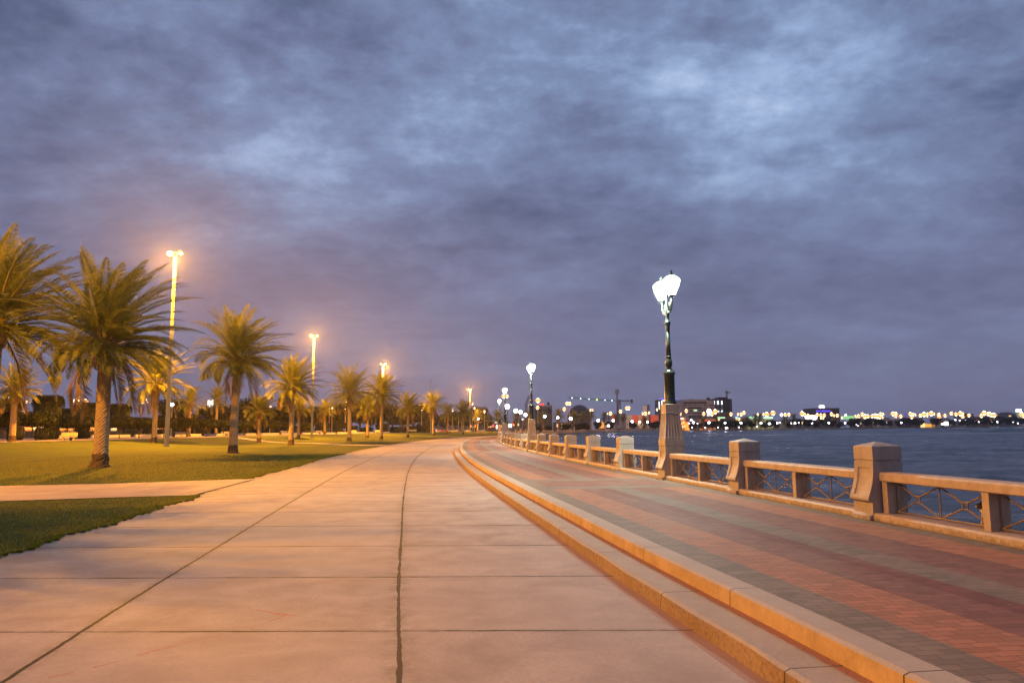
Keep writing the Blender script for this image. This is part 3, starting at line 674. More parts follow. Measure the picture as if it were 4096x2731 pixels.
# farther shore lamps, placed where each one stands on the curve of the bay
shore = [(2029, 1626, 136, 0), (2063, 1643, 166, 0), (2082, 1648, 190, 1), (2102, 1659, 214, 0), (2128, 1657, 232, 0), (2179, 1665, 262, 0), (2231, 1670, 290, 0), (2283, 1674, 316, 0), (2393, 1680.6, 372, 0), (2453, 1682, 410, 0), (2434, 1703, 405, 0),
         (2529, 1685, 462, 0), (2559, 1687, 474, 0), (2590, 1687, 484, 0), (2774, 1689.5, 500, 0), (2836, 1690, 505, 0), (2900, 1690.5, 510, 0), (2964, 1691, 516, 0), (3044, 1691.5, 527, 0), (3077, 1693.7, 532, 0), (3109, 1691.4, 545, 0),
         (3180, 1691.4, 580, 0), (3248, 1691.4, 615, 0), (3315, 1691.4, 650, 0), (3380, 1691, 690, 0), (3605, 1690, 800, 0), (3677, 1690, 850, 0), (3989, 1687, 960, 0), (2765, 1680, 520, 0)]
sh = MB(); sh.box((0, 0, .5), (.6, .6, 1.0)); sh.box((0, 0, 1.35), (.45, .45, .7), taper=.85); ME_SP = sh.mesh('pedestal', M_STONE)
for i, (x, y, Y, kind_) in enumerate(shore):
    p = at(x, y, Y); H = p.z - ZP
    r = empty('shore_lamp', (p.x, p.y, ZP)); link('pedestal', ME_SP, r)
    mb = MB(); mb.lathe([(.16, 1.7), (.14, 2.4), (.07, 2.6), (.06, H - .35), (.12, H - .3)], 8); mb.build('column', M_DARK, r)
    rad = .42 if Y < 300 else .62
    mb = MB(); mb.ball((0, 0, H), rad if H > 3 else rad * .8, 10, 6); mb.build('lamp_globe', M_SHORE_G if kind_ else M_SHORE, r)
    lab = 'green lit lamp on the bend of the bay among the white ones' if kind_ else 'white globe lamp on the curving bay shore, %s from the left' % ORD[i if i < 2 else (i - 1)]
    tag(r, lab, 'street lamp', 'white globe lamps round the bay')
# ------------------------------------------------------------------ tall sodium masts
def mast(x, yb, yt, Y, lit=1, flip=1, near=True, lab='', top=None, power=1.0):
    top = top or at(x, yt, Y); z0 = lawn_z(top.x, top.y) if Y < 400 else 0; H = top.z - z0
    r = empty('light_mast', (top.x, top.y, z0), 0, lab, 'street lamp', 'tall sodium masts on the lawn')
    mb = MB(); mb.lathe([(.27, -.2), (.27, .0), (.25, .4), (.19, H * .5), (.12, H)], 14); mb.build('pole', M_MAST, r, smooth=True)
    for sx, big in ((-1, flip > 0), (1, flip < 0)):
        mb = MB(); mb.tube([(0, 0, H - .1), (sx * .42, 0, H + .04)], .03, 6); mb.build('arm', M_MAST, r)
        hb = MB(); hb.lathe([(.16, .20), (.12, .25), (.03, .27)], 10, (sx * .62, 0, H - .04)); hd = hb.build('lamp_head', M_MAST, r)
        le = MB(); le.ball((sx * .62, 0, H - .10), .34 if big else .20, 14, 8, .85); le.build('lens', M_LENS if lit else M_MAST, hd)
        if lit:
            ld = bpy.data.lights.new('sodium_light', 'POINT'); ld.energy = power * MAST_W * (1.25 if big else .45); ld.color = SODIUM; ld.shadow_soft_size = .25 if big else .15
            lo = bpy.data.objects.new('sodium_light', ld); COL.objects.link(lo); lo.parent = r; lo.location = (sx * .66, -.0, H - .78)
    return r
mast(702, 1790, 1010, 83, 1, 1, lab='tall lit sodium mast between the palms, nearest and tallest of the row')
mast(1257, 1757, 1341, 156, 1, 1, lab='tall lit sodium mast beside the bright yellow palm, second in the row')
mast(1532, 1751, 1454, 223, 1, -1, lab='lit sodium mast rising behind palm crowns, third in the row')
mast(1724, 1736, 1522, 300, 0, 1, lab='unlit mast with a dark flat head, the only one of the row not shining')
mast(1880, 1726, 1556, 366, 1, 1, lab='lit sodium mast at the bend of the road, farthest of the lawn row')
mast(0, 0, 0, 13, 1, 1, top=Vector((-33, 13, 21.8)), power=.66, lab='sodium mast standing just outside the left edge of the view')
# ------------------------------------------------------------------ date palms
def palm_crown(seed, L0=4.9, nf=58, wind=(1.1, .35), stations=52, wid=.052, dead=5):
    rng = random.Random(seed); mb = MB(); Vw = Vector((wind[0], wind[1], 0))
    for i in range(nf + dead):
        isdead = i >= nf
        az = i * 2.39996 + rng.uniform(-.25, .25); u = i / nf
        el = R(88 - 100 * (u ** .85) + rng.uniform(-9, 9)) if not isdead else R(rng.uniform(-55, -30))
        Lf = L0 * rng.uniform(.82, 1.08) * (.85 if isdead else (.80 + .28 * math.sin(math.pi * min(1, u + .25))))
        droop = R(rng.uniform(52, 92)) * (.55 + .6 * u)
        n = 12; p = Vector((math.cos(az) * .18, math.sin(az) * .18, -.35 * u)); pts = [p.copy()]; dirs = []
        for s in range(n):
            t = (s + .5) / n; e = el - droop * t ** 1.5
            e = max(e, R(-84)); d = Vector((math.cos(az) * math.cos(e), math.sin(az) * math.cos(e), math.sin(e)))
            d = (d + Vw * (t ** 1.3) * (.55 if not isdead else .2)).normalized(); dirs.append(d); p = p + d * (Lf / n); pts.append(p.copy())
        dirs.append(dirs[-1])
        mb.mi = 1 if not isdead else 2
        mb.tube(pts[::2] if n % 2 == 0 else pts, [.045 - .038 * k / 6 for k in range(7)], 3, False)
        mb.mi = 0 if not isdead else 2
        for q in range(stations):
            t = .16 + .84 * q / stations; f = t * n; k0 = min(int(f), n - 1); fr = f - k0
            c = pts[k0].lerp(pts[k0 + 1], fr); d = dirs[k0].lerp(dirs[min(k0 + 1, n)], fr).normalized()
            sd = d.cross(Vector((0, 0, 1)))
            if sd.length < .05: sd = Vector((math.cos(az + 1.57), math.sin(az + 1.57), 0))
            sd.normalize(); upv = sd.cross(d)
            ll = .78 * (math.sin(math.pi * min(1, (t * .93 + .12))) ** .6) * rng.uniform(.85, 1.1)
            for sg in (-1, 1):
                ld = (sd * sg * .80 + d * (.50 + .35 * t) + upv * rng.uniform(.1, .5) + Vw * .30 + Vector((0, 0, -.10))).normalized()
                w = ld.cross(upv); w = w.normalized() * wid * .5
                tip = c + ld * ll + Vector((0, 0, -.05 * ll)); m_ = c + ld * ll * .4
                mb.poly([c, m_ + w, tip, m_ - w])
    return mb
def trunk_mesh(seed, H, r=.33, lean=0.0, rough=True):
    rng = random.Random(seed); mb = MB(); rings = []; seg = 22; dz = .085; n = int(H / dz)
    for i in range(-3, n + 1):
        z = i * dz; t = max(0, z / H)
        rr = r * (1.0 - .10 * t) + .16 * math.exp(-max(z, 0) / .30)
        if z > H - 1.3: rr += .16 * smooth((z - (H - 1.3)) / 1.0)
        cx = lean * t * t; ring = []
        for j in range(seg):
            a = 2 * math.pi * j / seg
            saw = ((i * .5 + (j % 2) * .5) % 1.0); d = .035 * saw + rng.uniform(-.012, .012)
            if z > H - 1.4: d *= 2.2
            if z < .75: d = rng.uniform(-.04, .05)
            ring.append((cx + (rr + d) * math.cos(a), (rr + d) * math.sin(a), z))
        rings.append(ring)
    mb.loft(rings)
    for k in range(70):
        a = k * 2.39996; z = H - 1.45 + 1.35 * (k / 70) + rng.uniform(-.05, .05); t = z / H; rr = r + .10 + .14 * smooth((z - (H - 1.3)) / 1.0); cx = lean * t * t; ca, sa = math.cos(a), math.sin(a); w = .07; up_ = rng.uniform(.18, .34)
        b0 = (cx + ca * (rr - .10), sa * (rr - .10), z - .12); b1 = (cx + ca * (rr + .12), sa * (rr + .12), z + up_)
        mb.loft([[(b0[0] - sa * w, b0[1] + ca * w, b0[2]), (b0[0] + sa * w, b0[1] - ca * w, b0[2]), (b0[0] + ca * .1, b0[1] + sa * .1, b0[2])], [(b1[0] - sa * w * .5, b1[1] + ca * w * .5, b1[2]), (b1[0] + sa * w * .5, b1[1] - ca * w * .5, b1[2]), (b1[0] + ca * .03, b1[1] + sa * .03, b1[2])]])
    me = mb.mesh('trunk', [M_TRUNK, M_FIBRE])
    mi = [1 if me.polygons[k].center.z < .72 else 0 for k in range(len(me.polygons))]; me.polygons.foreach_set('material_index', mi)
    return me
CR = [palm_crown(s, L0, nf, w, st).mesh('crown', [M_FROND, M_RACHIS, M_DEAD]) for s, L0, nf, w, st in
      ((11, 4.9, 92, (1.15, .25), 66), (23, 4.9, 80, (1.0, .15), 60), (37, 4.5, 66, (1.1, -.1), 52), (51, 4.7, 68, (.85, .3), 50), (64, 5.3, 88, (.9, .1), 64), (77, 4.8, 62, (.7, .2), 56), (90, 4.4, 74, (1.3, .1), 56))]
CRF = [palm_crown(s, 4.3, 40, w, 26, .12, 4).mesh('crown', [M_FROND, M_RACHIS, M_DEAD]) for s, w in ((71, (.5, .2)), (83, (.35, -.1)), (97, (.6, .1)))]
CRW = palm_crown(120, 3.4, 44, (1.9, .2), 44, .06, 3).mesh('crown', [M_FROND, M_RACHIS, M_DEAD])
def palm(x, Y, yc, cr, lab, r=.33, sc=1.0, rz=0.0, group='date palms on the lawn', zb=None, lean=0.0, far=False):
    p = at(x, yc, Y); z0 = (lawn_z(p.x, p.y) if zb is None else zb); H = max(1.5, p.z - z0)
    root = empty('palm_tree', (p.x, p.y, z0), 0, lab, 'palm tree', group)
    link('trunk', trunk_mesh(int(x), H, r, lean), root)
    c = link('crown', cr, root, (lean, 0, H), (rz % 1.2) - .6); c.scale = (sc,) * 3
    return root
# x(4096), distance, y of the frond base, crown, ...
palm(428, 38.5, 1362, CR[0], 'tall windblown date palm with a thick ringed trunk, nearest on the lawn', .34, 1.0, .3, lean=-.05)
palm(945, 62.5, 1432, CR[1], 'dark trunked date palm standing alone between the two lit masts', .33, 1.05, 1.0, lean=.18)
palm(-10, 44, 1290, CR[4], 'big dark date palm cut by the left edge of the view', .34, 1.25, .9)
palm(62, 84, 1560, CR[2], 'shorter date palm near the left edge in front of the clipped trees', .32, .84, .6)
palm(627, 92, 1533, CR[5], 'date palm behind the nearest mast, its fronds spread like an umbrella', .30, 1.15, 2.6)
palm(1040, 119, 1640, CRW, 'small windswept palm with bright yellow fronds blown to the right', .27, 1.05, 0)
palm(1170, 95, 1548, CR[6], 'yellow lit date palm beside the second mast with a hole in its trunk', .31, 1.08, .2)
palm(1197, 150, 1633, CR[3], 'thin palm partly hidden behind the yellow lit palm', .27, .8, 1.9)
palm(1400, 125, 1572, CR[3], 'dark date palm with glinting left fronds, right of the second mast', .33, 1.2, .9)
palm(1471, 180, 1633, CR[1], 'small palm with an orange lit trunk between two bigger palms', .30, 1.05, .4)
palm(1527, 160, 1580, CR[4], 'broad date palm in front of the third mast', .33, 1.12, 2.4)
palm(1632, 192, 1632, CR[2], 'date palm with grey trunk just right of the third mast', .32, 1.2, 1.2)
palm(1733, 230, 1617, CR[5], 'date palm whose trunk stands beside the unlit mast', .32, 1.15, 3.0)
palm(1791, 280, 1655, CR[3], 'thin leaning palm right of the unlit mast', .28, 1.1, .1)
palm(1853, 290, 1648, CR[0], 'date palm just left of the farthest lawn mast', .30, 1.15, 1.7)
palm(1910, 380, 1667, CR[2], 'distant palm right of the farthest lawn mast', .30, 1.0, 2.2)
palm(869, 190, 1600, CRF[0], 'dark palm silhouette behind the park, left of the lit billboard gap', .3, 1.1, 0)
palm(1300, 210, 1640, CRF[1], 'shadowed palm behind the second mast at the back of the lawn', .3, 1.0, 1)
palm(760, 150, 1610, CRF[2], 'dim palm behind the clipped trees right of the nearest mast', .3, 1.0, 2)
# ------------------------------------------------------------------ grass blades near the camera
def grass():
    rng = np.random.default_rng(5); N = 85000
    s = S0 + rng.uniform(-10, 48, N); d = rng.uniform(0, 1, N) ** 4.5 * 30 - .12
    keep = []; pts = []
    tab = np.arange(S0 - 12, S0 + 50, .25); fr = [frame(t) for t in tab]; PX = np.array([f[0] for f in fr]); NN = np.array([f[2] for f in fr])
    idx = ((s - tab[0]) / .25).astype(int); rw = np.array([road_w(t) for t in tab])[idx]; jg = np.array([ljag(t) for t in tab])[idx]
    o = KERB - rw + .22 + jg - d; X = PX[idx, 0] + NN[idx, 0] * o; Y = PX[idx, 1] + NN[idx, 1] * o
    # keep the side path clear
    far = 27.6 + (X + 9.95) * .225; near = 20.95 + (X + 9.0) * .345
    wob = .12 * np.sin(X * 3.1) + .08 * np.sin(X * 7.7)
    onp = (Y > near + wob) & (Y < far + wob); ok = ~onp & (Y > 3)
    X, Y, d = X[ok], Y[ok], d[ok]; n = len(X)
    Z = np.array([lawn_z(x, y) for x, y in zip(X, Y)]); h = rng.uniform(.015, .040, n) * (1 + .5 * (d < .5)); a = rng.uniform(0, 6.28, n); w = .010 + Y * .00045
    lx = rng.normal(0, .03, n); ly = rng.normal(0, .03, n)
    v = np.empty((n, 3, 3)); v[:, 0] = np.stack([X - np.cos(a) * w, Y - np.sin(a) * w, Z - .01], 1); v[:, 1] = np.stack([X + np.cos(a) * w, Y + np.sin(a) * w, Z - .01], 1)
    v[:, 2] = np.stack([X + lx, Y + ly, Z + h], 1)
    me = bpy.data.meshes.new('grass'); me.vertices.add(n * 3); me.vertices.foreach_set('co', v.ravel()); me.loops.add(n * 3); me.loops.foreach_set('vertex_index', np.arange(n * 3, dtype=np.int32))
    me.polygons.add(n); me.polygons.foreach_set('loop_start', np.arange(0, n * 3, 3, dtype=np.int32)); me.polygons.foreach_set('loop_total', np.full(n, 3, dtype=np.int32)); me.update()
    me.materials.append(leafmat('grass_blade', (.17, .185, .02), (.26, .25, .03), .6, .45)); o = link('grass', me)
    tag(o, 'short green grass on the lawn beside the concrete road', 'grass', kind='stuff')
grass()
# off-frame neighbour of the palm row: its crown shades the left of the road from the mast behind it
r_ = empty('palm_tree', (-19.2, 12.5, 0), 0, 'date palm standing just outside the left edge of the view', 'palm tree', 'date palms on the lawn')
link('trunk', trunk_mesh(5, 6.6), r_); link('crown', CR[2], r_, (0, 0, 6.6), .4)
# ------------------------------------------------------------------ park furniture and clipped trees (left background)
def blob_rings(rx, ry, rz_, n=4.0, seg=16, rg=8, c=(0, 0, 0), jit=0.0, rng=None):
    rings = []
    for i in range(rg + 1):
        ph = -math.pi / 2 + math.pi * i / rg; cz = math.copysign(abs(math.sin(ph)) ** (2 / n), math.sin(ph)); cr = max(.02, abs(math.cos(ph)) ** (2 / n)); ring = []
        for j in range(seg):
            a = 2 * math.pi * j / seg; k = 1 + (rng.uniform(-jit, jit) if rng else 0)
            ring.append((c[0] + rx * cr * math.cos(a) * k, c[1] + ry * cr * math.sin(a) * k, c[2] + rz_ * cz * k))
        rings.append(ring)
    return rings
def leafy(mb, rng, rx, ry, rz_, c, n, size, ex=4.0, depth=.12, core=.9):
    mb.loft(blob_rings(rx * core, ry * core, rz_ * core, ex, 14, 8, c, .05, rng))
    for _ in range(n):
        ph = math.asin(rng.uniform(-1, 1)); a = rng.uniform(0, 6.283)
        cz = math.copysign(abs(math.sin(ph)) ** (2 / ex), math.sin(ph)); cr = abs(math.cos(ph)) ** (2 / ex); k = 1 - rng.random() ** 2 * depth + rng.uniform(0, .06)
        p = Vector((c[0] + rx * cr * math.cos(a) * k, c[1] + ry * cr * math.sin(a) * k, c[2] + rz_ * cz * k))
        u = Vector((rng.gauss(0, 1), rng.gauss(0, 1), rng.gauss(0, 1))).normalized(); w = u.cross(Vector((rng.gauss(0, 1), rng.gauss(0, 1), rng.gauss(0, 1)))).normalized(); s = size * rng.uniform(.6, 1.3)
        mb.poly([p - u * s, p + w * s * .5, p + u * s, p - w * s * .5])
rg_ = random.Random(3)
mb = MB(); leafy(mb, rg_, 2.15, 2.15, .92, (0, 0, 2.65), 2600, .13, 3.6); ME_MUSH = mb.mesh('crown', M_FICUS)
mb = MB(); mb.tube([(0, 0, 0), (.05, 0, .9), (-.05, .05, 1.9)], [.17, .13, .12], 8); mb.tube([(0, 0, .9), (.5, .2, 2.0)], [.08, .05], 6); mb.tube([(0, 0, 1.0), (-.5, -.3, 2.0)], [.08, .05], 6); ME_MTR = mb.mesh('trunk', M_WOODY)
mb = MB(); leafy(mb, rg_, 2.3, 2.3, 2.4, (0, 0, 4.6), 3600, .16, 5.0); ME_TALL = mb.mesh('crown', M_FICUS)
mb = MB(); leafy(mb, rg_, 1.0, 1.0, .95, (0, 0, .95), 900, .11, 4.5); ME_SHRUB = mb.mesh('clipped_shrub', M_FICUS)
def round_tree(seed, mt=M_TREE):
    rng = random.Random(seed); mb = MB()
    for k in range(9):
        a = rng.uniform(0, 6.28); r = rng.uniform(.3, 1.9); s = rng.uniform(1.0, 1.9)
        leafy(mb, rng, s, s, s * .85, (r * math.cos(a), r * math.sin(a), rng.uniform(2.8, 5.4)), 330, .22, 2.0, .35, .72)
    t = MB(); t.tube([(0, 0, -.2), (.1, 0, 1.5), (0, .1, 3.4)], [.24, .18, .12], 7); t.tube([(.1, 0, 1.4), (.9, .3, 3.2)], [.12, .07], 6); t.tube([(.1, 0, 1.5), (-.8, -.3, 3.3)], [.12, .07], 6)
    return mb.mesh('crown', mt), t.mesh('trunk', M_WOODY)
TREES = [round_tree(s) for s in (201, 202, 203)]
def put_tree(name, cr, tr, x, Y, lab, cat, group, sc=1.0, rz=0.0, z=None, scz=None):
    p = at(x, yh(x), Y); z = (lawn_z(p.x, p.y) if Y < 330 else .6) if z is None else z
    r = empty(name, (p.x, p.y, z), rz, lab, cat, group); r.scale = (sc, sc, scz or sc); link('crown', cr, r)
    if tr: link('trunk', tr, r)
    return r
mush = [(150, 93), (302, 112), (478, 122), (556, 132), (655, 138), (746, 143), (828, 155), (894, 165), (974, 176), (1030, 184), (1088, 194), (1150, 206), (1222, 222), (1290, 240), (1365, 262), (-10, 86)]
hang = ['below the lit sky glow', '']
for i, (x, Y) in enumerate(sorted(mush)):
    put_tree('clipped_tree', ME_MUSH, ME_MTR, x, Y, 'dark mushroom clipped tree on a short trunk, %s of its row from the left' % ORD[i], 'tree', 'mushroom clipped trees behind the benches', 1.0, i * 1.3)
for i, (x, Y, scx, scz) in enumerate([(15, 118, 1.0, .9), (186, 128, 1.02, 1.05), (343, 138, 1.0, .92), (477, 150, .9, .95), (262, 175, .9, .95)]):
    put_tree('clipped_tree', ME_TALL, ME_MTR, x, Y, 'tall dark clipped cylinder tree behind the mushroom trees, %s from the left' % ORD[[0, 1, 3, 4, 2][i]], 'tree', 'tall clipped trees', scx, i, None, scz)
for i, (x, Y, sc) in enumerate([(168, 104, .9), (205, 108, 1.0), (330, 118, 1.05), (60, 100, 1.0), (600, 150, .9), (1105, 200, 1.1), (1215, 225, 1.1), (1300, 240, 1.2), (1688, 330, 1.6), (1714, 330, 1.7), (1352, 250, 1.1)]):
    p = at(x, yh(x), Y); o = link('clipped_shrub', ME_SHRUB, None, (p.x, p.y, lawn_z(p.x, p.y)), i * .9); o.scale = (sc,) * 3
    tag(o, 'low dark clipped shrub near the benches, %s from the left' % ORD[sorted([168, 205, 330, 60, 600, 1105, 1215, 1300, 1688, 1714, 1352]).index(x)], 'shrub', 'clipped shrubs in the park')
rg_ = random.Random(17)
xs = [668, 722, 780, 836, 890, 944, 990, 1032, 1076, 1120, 1168, 1216, 1262, 1308, 1352, 1398, 1440, 1484, 1528, 1572, 1612, 1652, 1692, 1734, 1776, 1822, 1866, 1905, 1945]
for i, x in enumerate(sorted(xs)):
    Y = 205 + max(0, x - 500) * .19 + rg_.uniform(-12, 12) if x > 450 else 200; k = (Y / 230) * rg_.uniform(1.15, 1.6) * (1.0 if x < 1700 else .75)
    t = TREES[i % 3]
    put_tree('park_tree', t[0], t[1], x, Y, 'dark leafy park tree in the back row, %s from the left' % (ORD[i] if i < 30 else ORD[i - 30] + ' after thirty'), 'tree', 'park trees along the back of the lawn', k, i * 2.1, None, k * rg_.uniform(.8, 1.1))
bx_ = [520, 585, 640, 700, 765, 815, 860, 925, 985, 1045, 1100, 1160, 1225, 1285, 1345, 1405, 1465, 1530, 1585, 1640, 1690]
for i, x in enumerate(bx_):
    p = at(x, yh(x), 262 + .05 * x); o = link('big_bush', ME_SHRUB, None, (p.x, p.y, .5), i * 1.9); o.scale = (3.1, 3.1, 1.9 + .5 * math.sin(i * 2.3))
    tag(o, 'big dark bush below the back row of park trees, %s from the left' % ORD[i], 'shrub', 'big bushes at the back of the park')
# benches, bins
bm1 = MB(); bm1.box((0, 0, .45), (1.8, .50, .09)); ME_SEAT = bm1.mesh('seat', M_BENCH)
bm1 = MB(); bm1.loft([[(-.9, .20, .52), (.9, .20, .52), (.9, .28, .52), (-.9, .28, .52)], [(-.9, .30, .98), (.9, .30, .98), (.9, .38, .98), (-.9, .38, .98)]]); ME_BACK = bm1.mesh('backrest', M_BENCH)
bm1 = MB(); bm1.loft([[(-.06, -.18, 0), (.06, -.18, 0), (.06, .22, 0), (-.06, .22, 0)], [(-.06, -.10, .40), (.06, -.10, .40), (.06, .16, .40), (-.06, .16, .40)]]); ME_LEG = bm1.mesh('leg', M_BENCH)
bl = [(275, 91, 'leftmost pale stone bench beside a dark bin'), (712, 146, 'pale bench partly hidden behind a bin by the nearest mast'), (742, 145, 'pale bench with its back showing, right of the nearest mast'), (901, 172, 'single bench half hidden by the dark trunked palm'),
      (1123, 224, 'left one of two benches side by side near the yellow palm'), (1143, 224, 'right one of two benches side by side near the yellow palm'), (1275, 214, 'lone bench just right of the second mast'), (1414, 232, 'bench seen just right of the dark palm trunk'),
      (1512, 240, 'bench just left of the palm before the third mast'), (1641, 285, 'left one of two far benches under the palms'), (1657, 285, 'right one of two far benches under the palms')]
for x, Y, lab in bl:
    p = at(x, yh(x), Y); r = empty('park_bench', (p.x, p.y, lawn_z(p.x, p.y) + .03), R(12), lab, 'bench', 'pale park benches')
    link('seat', ME_SEAT, r); link('backrest', ME_BACK, r); link('leg', ME_LEG, r, (-.55, 0, 0)); link('leg', ME_LEG, r, (.55, 0, 0))
for x, Y, lab in [(290, 92, 'dark round litter bin beside the leftmost bench'), (695, 143, 'dark litter bin in front of a bench by the nearest mast'), (1739, 300, 'dark litter bin far off by the parked cars')]:
    p = at(x, yh(x), Y); r = empty('litter_bin', (p.x, p.y, lawn_z(p.x, p.y) + .03), 0, lab, 'bin', 'dark litter bins')
    mb = MB(); mb.lathe([(.28, 0), (.30, .05), (.30, .85), (.27, .88)], 14); mb.build('body', M_BIN, r)
    mb = MB(); mb.lathe([(.33, .93), (.33, .97), (.20, 1.10), (.02, 1.16)], 14); mb.lathe([(.03, .86), (.03, .95)], 6); mb.build('lid', M_BIN, r)
# low white wall and railing behind the benches
wl = MB(); a0 = at(150, yh(150), 122); a1 = at(1560, yh(1560), 270); n = 14
for i in range(n):
    p = a0.lerp(a1, (i + .5) / n); d = (a1 - a0); h = math.atan2(d.y, d.x); wl.box((p.x, p.y, 1.12), (d.length / n * .86, .35, .62), h)
o = wl.build('low_wall', M_WHITEWALL); tag(o, 'low white garden wall behind the park benches', 'wall')
fr_ = empty('park_fence', (0, 0, 0), 0, 'dark iron railing behind the clipped trees at the left', 'fence')
rb = MB(); pb = MB(); f0 = at(-60, yh(0), 140); f1 = at(620, yh(620), 190)
for i in range(120):
    p = f0.lerp(f1, i / 119); rb.box((p.x, p.y, 1.75), (.05, .05, 1.7))
for zz_ in (1.1, 2.5):
    c = (f0 + f1) / 2; d = f1 - f0; rb.box((c.x, c.y, zz_), (d.length, .05, .06), math.atan2(d.y, d.x))
rb.build('railing', M_DARK, fr_)
for i in range(10):
    p = f0.lerp(f1, i / 9); pb = MB(); pb.box((p.x, p.y, 1.8), (.16, .16, 1.95)); pb.build('post', M_DARK, fr_)
# ------------------------------------------------------------------ buildings
def em(name, c, s): return emis(name, c, s, False)
E_ORANGE = em('lit_orange_shopfront', (1.0, .24, .035), 2.4); E_WARM = em('lit_warm_window', (1.0, .60, .22), 1.6); E_WHITE = em('lit_white_panel', (1.0, .93, .86), 2.6)
E_RED = em('lit_red_sign', (1.0, .06, .05), 1.6); E_GREEN = em('lit_green_sign', (.30, 1.0, .50), 1.1); E_BLUE = em('lit_blue_sign', (.16, .08, 1.0), 1.8); E_PGREEN = em('lit_pale_green_sign', (.55, 1.0, .55), 1.3)
E_PURPLE = em('lit_magenta_sign', (.75, .08, 1.0), 1.2); E_YEL = em('lit_yellow_panel', (1.0, .62, .06), .9); E_CYAN = em('lit_cyan_panel', (.45, 1.0, .9), 1.2)
B_BEIGE = noisy('beige_cladding', (.48, .39, .33), (.56, .46, .39), .15, .8); B_DARK = noisy('dark_glass_cladding', (.035, .030, .032), (.055, .045, .045), .2, .4)
B_BROWN = noisy('brown_cladding', (.16, .11, .08), (.20, .14, .10), .2, .8); B_SALMON = noisy('salmon_wall', (.42, .20, .12), (.48, .24, .15), .2, .8); B_WHITE = noisy('white_cladding', (.48, .43, .40), (.56, .50, .46), .2, .8)
B_RED = noisy('red_panel', (.42, .065, .040), (.50, .09, .05), .2, .7); B_DRED = noisy('dark_red_panel', (.26, .035, .030), (.30, .05, .04), .2, .7); B_CREAM = noisy('cream_panel', (.60, .46, .28), (.66, .52, .33), .2, .8)
B_WIN = noisy('unlit_window_glass', (.030, .035, .050), (.045, .05, .07), .5, .15, spec=.6); B_GREY = noisy('grey_wall', (.20, .18, .19), (.26, .23, .24), .1, .8)
B_DOME = noisy('dark_dome_panels', (.045, .042, .065), (.065, .060, .09), .5, .45); B_STEEL = noisy('crane_steel', (.22, .13, .05), (.30, .19, .08), .8, .6); B_TOWER = noisy('tower_steel', (.09, .07, .07), (.14, .11, .11), .8, .6)
class Bld:
    """building at a true distance; parts are given in photo pixels on its front face and become real, thick pieces"""
    def __init__(s, name, D, lab, cat='building', x0=0, x1=0, group=None):
        s.D = D; c = at((x0 + x1) / 2, yh((x0 + x1) / 2), D); s.o = Vector((c.x, c.y, 0)); s.r = empty(name, s.o, 0, lab, cat, group)
    def P(s, x, y, dy=0.0): p = at(x, y, s.D) - s.o; return Vector((p.x, p.y + dy, p.z))
    def block(s, name, x0, x1, y0, y1, m, depth=12.0, front=0.0, ground=False, parent=None):
        a = s.P(x0, y0); b = s.P(x1, y1 if y1 else y0); z1 = a.z; z0 = b.z if not ground else -.2
        mb = MB(); mb.box(((a.x + b.x) / 2, -front + depth / 2, (z0 + z1) / 2), (abs(b.x - a.x), depth, abs(z1 - z0)))
        return mb.build(name, m, parent or s.r)
    def ball(s, name, x, y, r, m, front=1.0):
        p = s.P(x, y); mb = MB(); mb.ball((p.x, -front, p.z), r, 8, 6); return mb.build(name, m, s.r)
# left: long lit shop row beyond the park
b = Bld('shop_row', 330, 'long low shop row glowing orange behind the dark clipped trees', x0=-200, x1=900)
b.block('wall', -260, 940, 1690, 0, B_BROWN, 15, 0, True); b.block('roof', -270, 950, 1686, 1690, B_GREY, 17, 1)
rg_ = random.Random(8)
x = -240
while x < 900:
    w = rg_.uniform(22, 60); k = rg_.random(); m = E_ORANGE if k < .62 else (E_WARM if k < .8 else (B_WIN if k < .93 else E_WHITE))
    if x < 620 or k < .35: b.block('window', x, x + w * .82, 1697 + rg_.uniform(-2, 5), 1722, m, .4, .3)
    x += w
def sign(name, x0, x1, y0, y1, D, m, lab, ybase=None, cat='sign', frame_m=None):
    b = Bld(name, D, lab, cat, x0, x1); b.block('panel', x0, x1, y0, y1, m, .5, .3); w = (x1 - x0) * .08
    b.block('frame', x0 - w, x1 + w, y0 - .8, y0, frame_m or B_GREY, .6, .35)
    b.block('pole', (x0 + x1) / 2 - w, (x0 + x1) / 2 + w, y1, 0, frame_m or B_GREY, .5, .2, True); return b
b = sign('pylon_sign', 832, 853, 1598, 1632, 300, E_WHITE, 'tall bright white and green pylon sign glowing in front of a dark palm'); b.block('panel', 832, 853, 1632.5, 1644, E_PGREEN, .5, .3)
sign('green_sign', 641, 653, 1638, 1646, 300, E_GREEN, 'tiny green lit sign left of the nearest mast')
# far left of the bay: hotel block, dome, mall ...
D = 700
b = Bld('hotel_building', D, 'office block with a row of arched top windows and red roof signs', x0=2139, x1=2208)
b.block('wall', 2139, 2208, 1622, 0, B_BROWN, 20, 0, True); b.block('cornice', 2138, 2209, 1621, 1634, B_BEIGE, 21, .4); b.block('window', 2142, 2205, 1637, 1655, B_WIN, .6, .8)
for i in range(9): b.block('window', 2160 + i * 5.1, 2163.4 + i * 5.1, 1627, 1632, B_WIN, .5, .7)
for x0, x1 in ((2122, 2130), (2158, 2176)):
    s_ = b.block('roof_sign', x0, x1, 1613, 1620, E_RED, 1.0, .5)
p_ = b.P(2194, 1616); mb = MB(); mb.lathe([(1.2, -1.6), (1.2, 1.0), (.8, 1.8), (.1, 2.2)], 10, (p_.x, 4, p_.z)); mb.build('water_tank', B_DARK, b.r)
b = Bld('domed_building', 720, 'large dark glazed dome rising over a low white building', x0=2279, x1=2364)
p_ = b.P(2321, 1655); mb = MB(); rD = 42.5 / F4 * 720; hD = 37 / F4 * 720
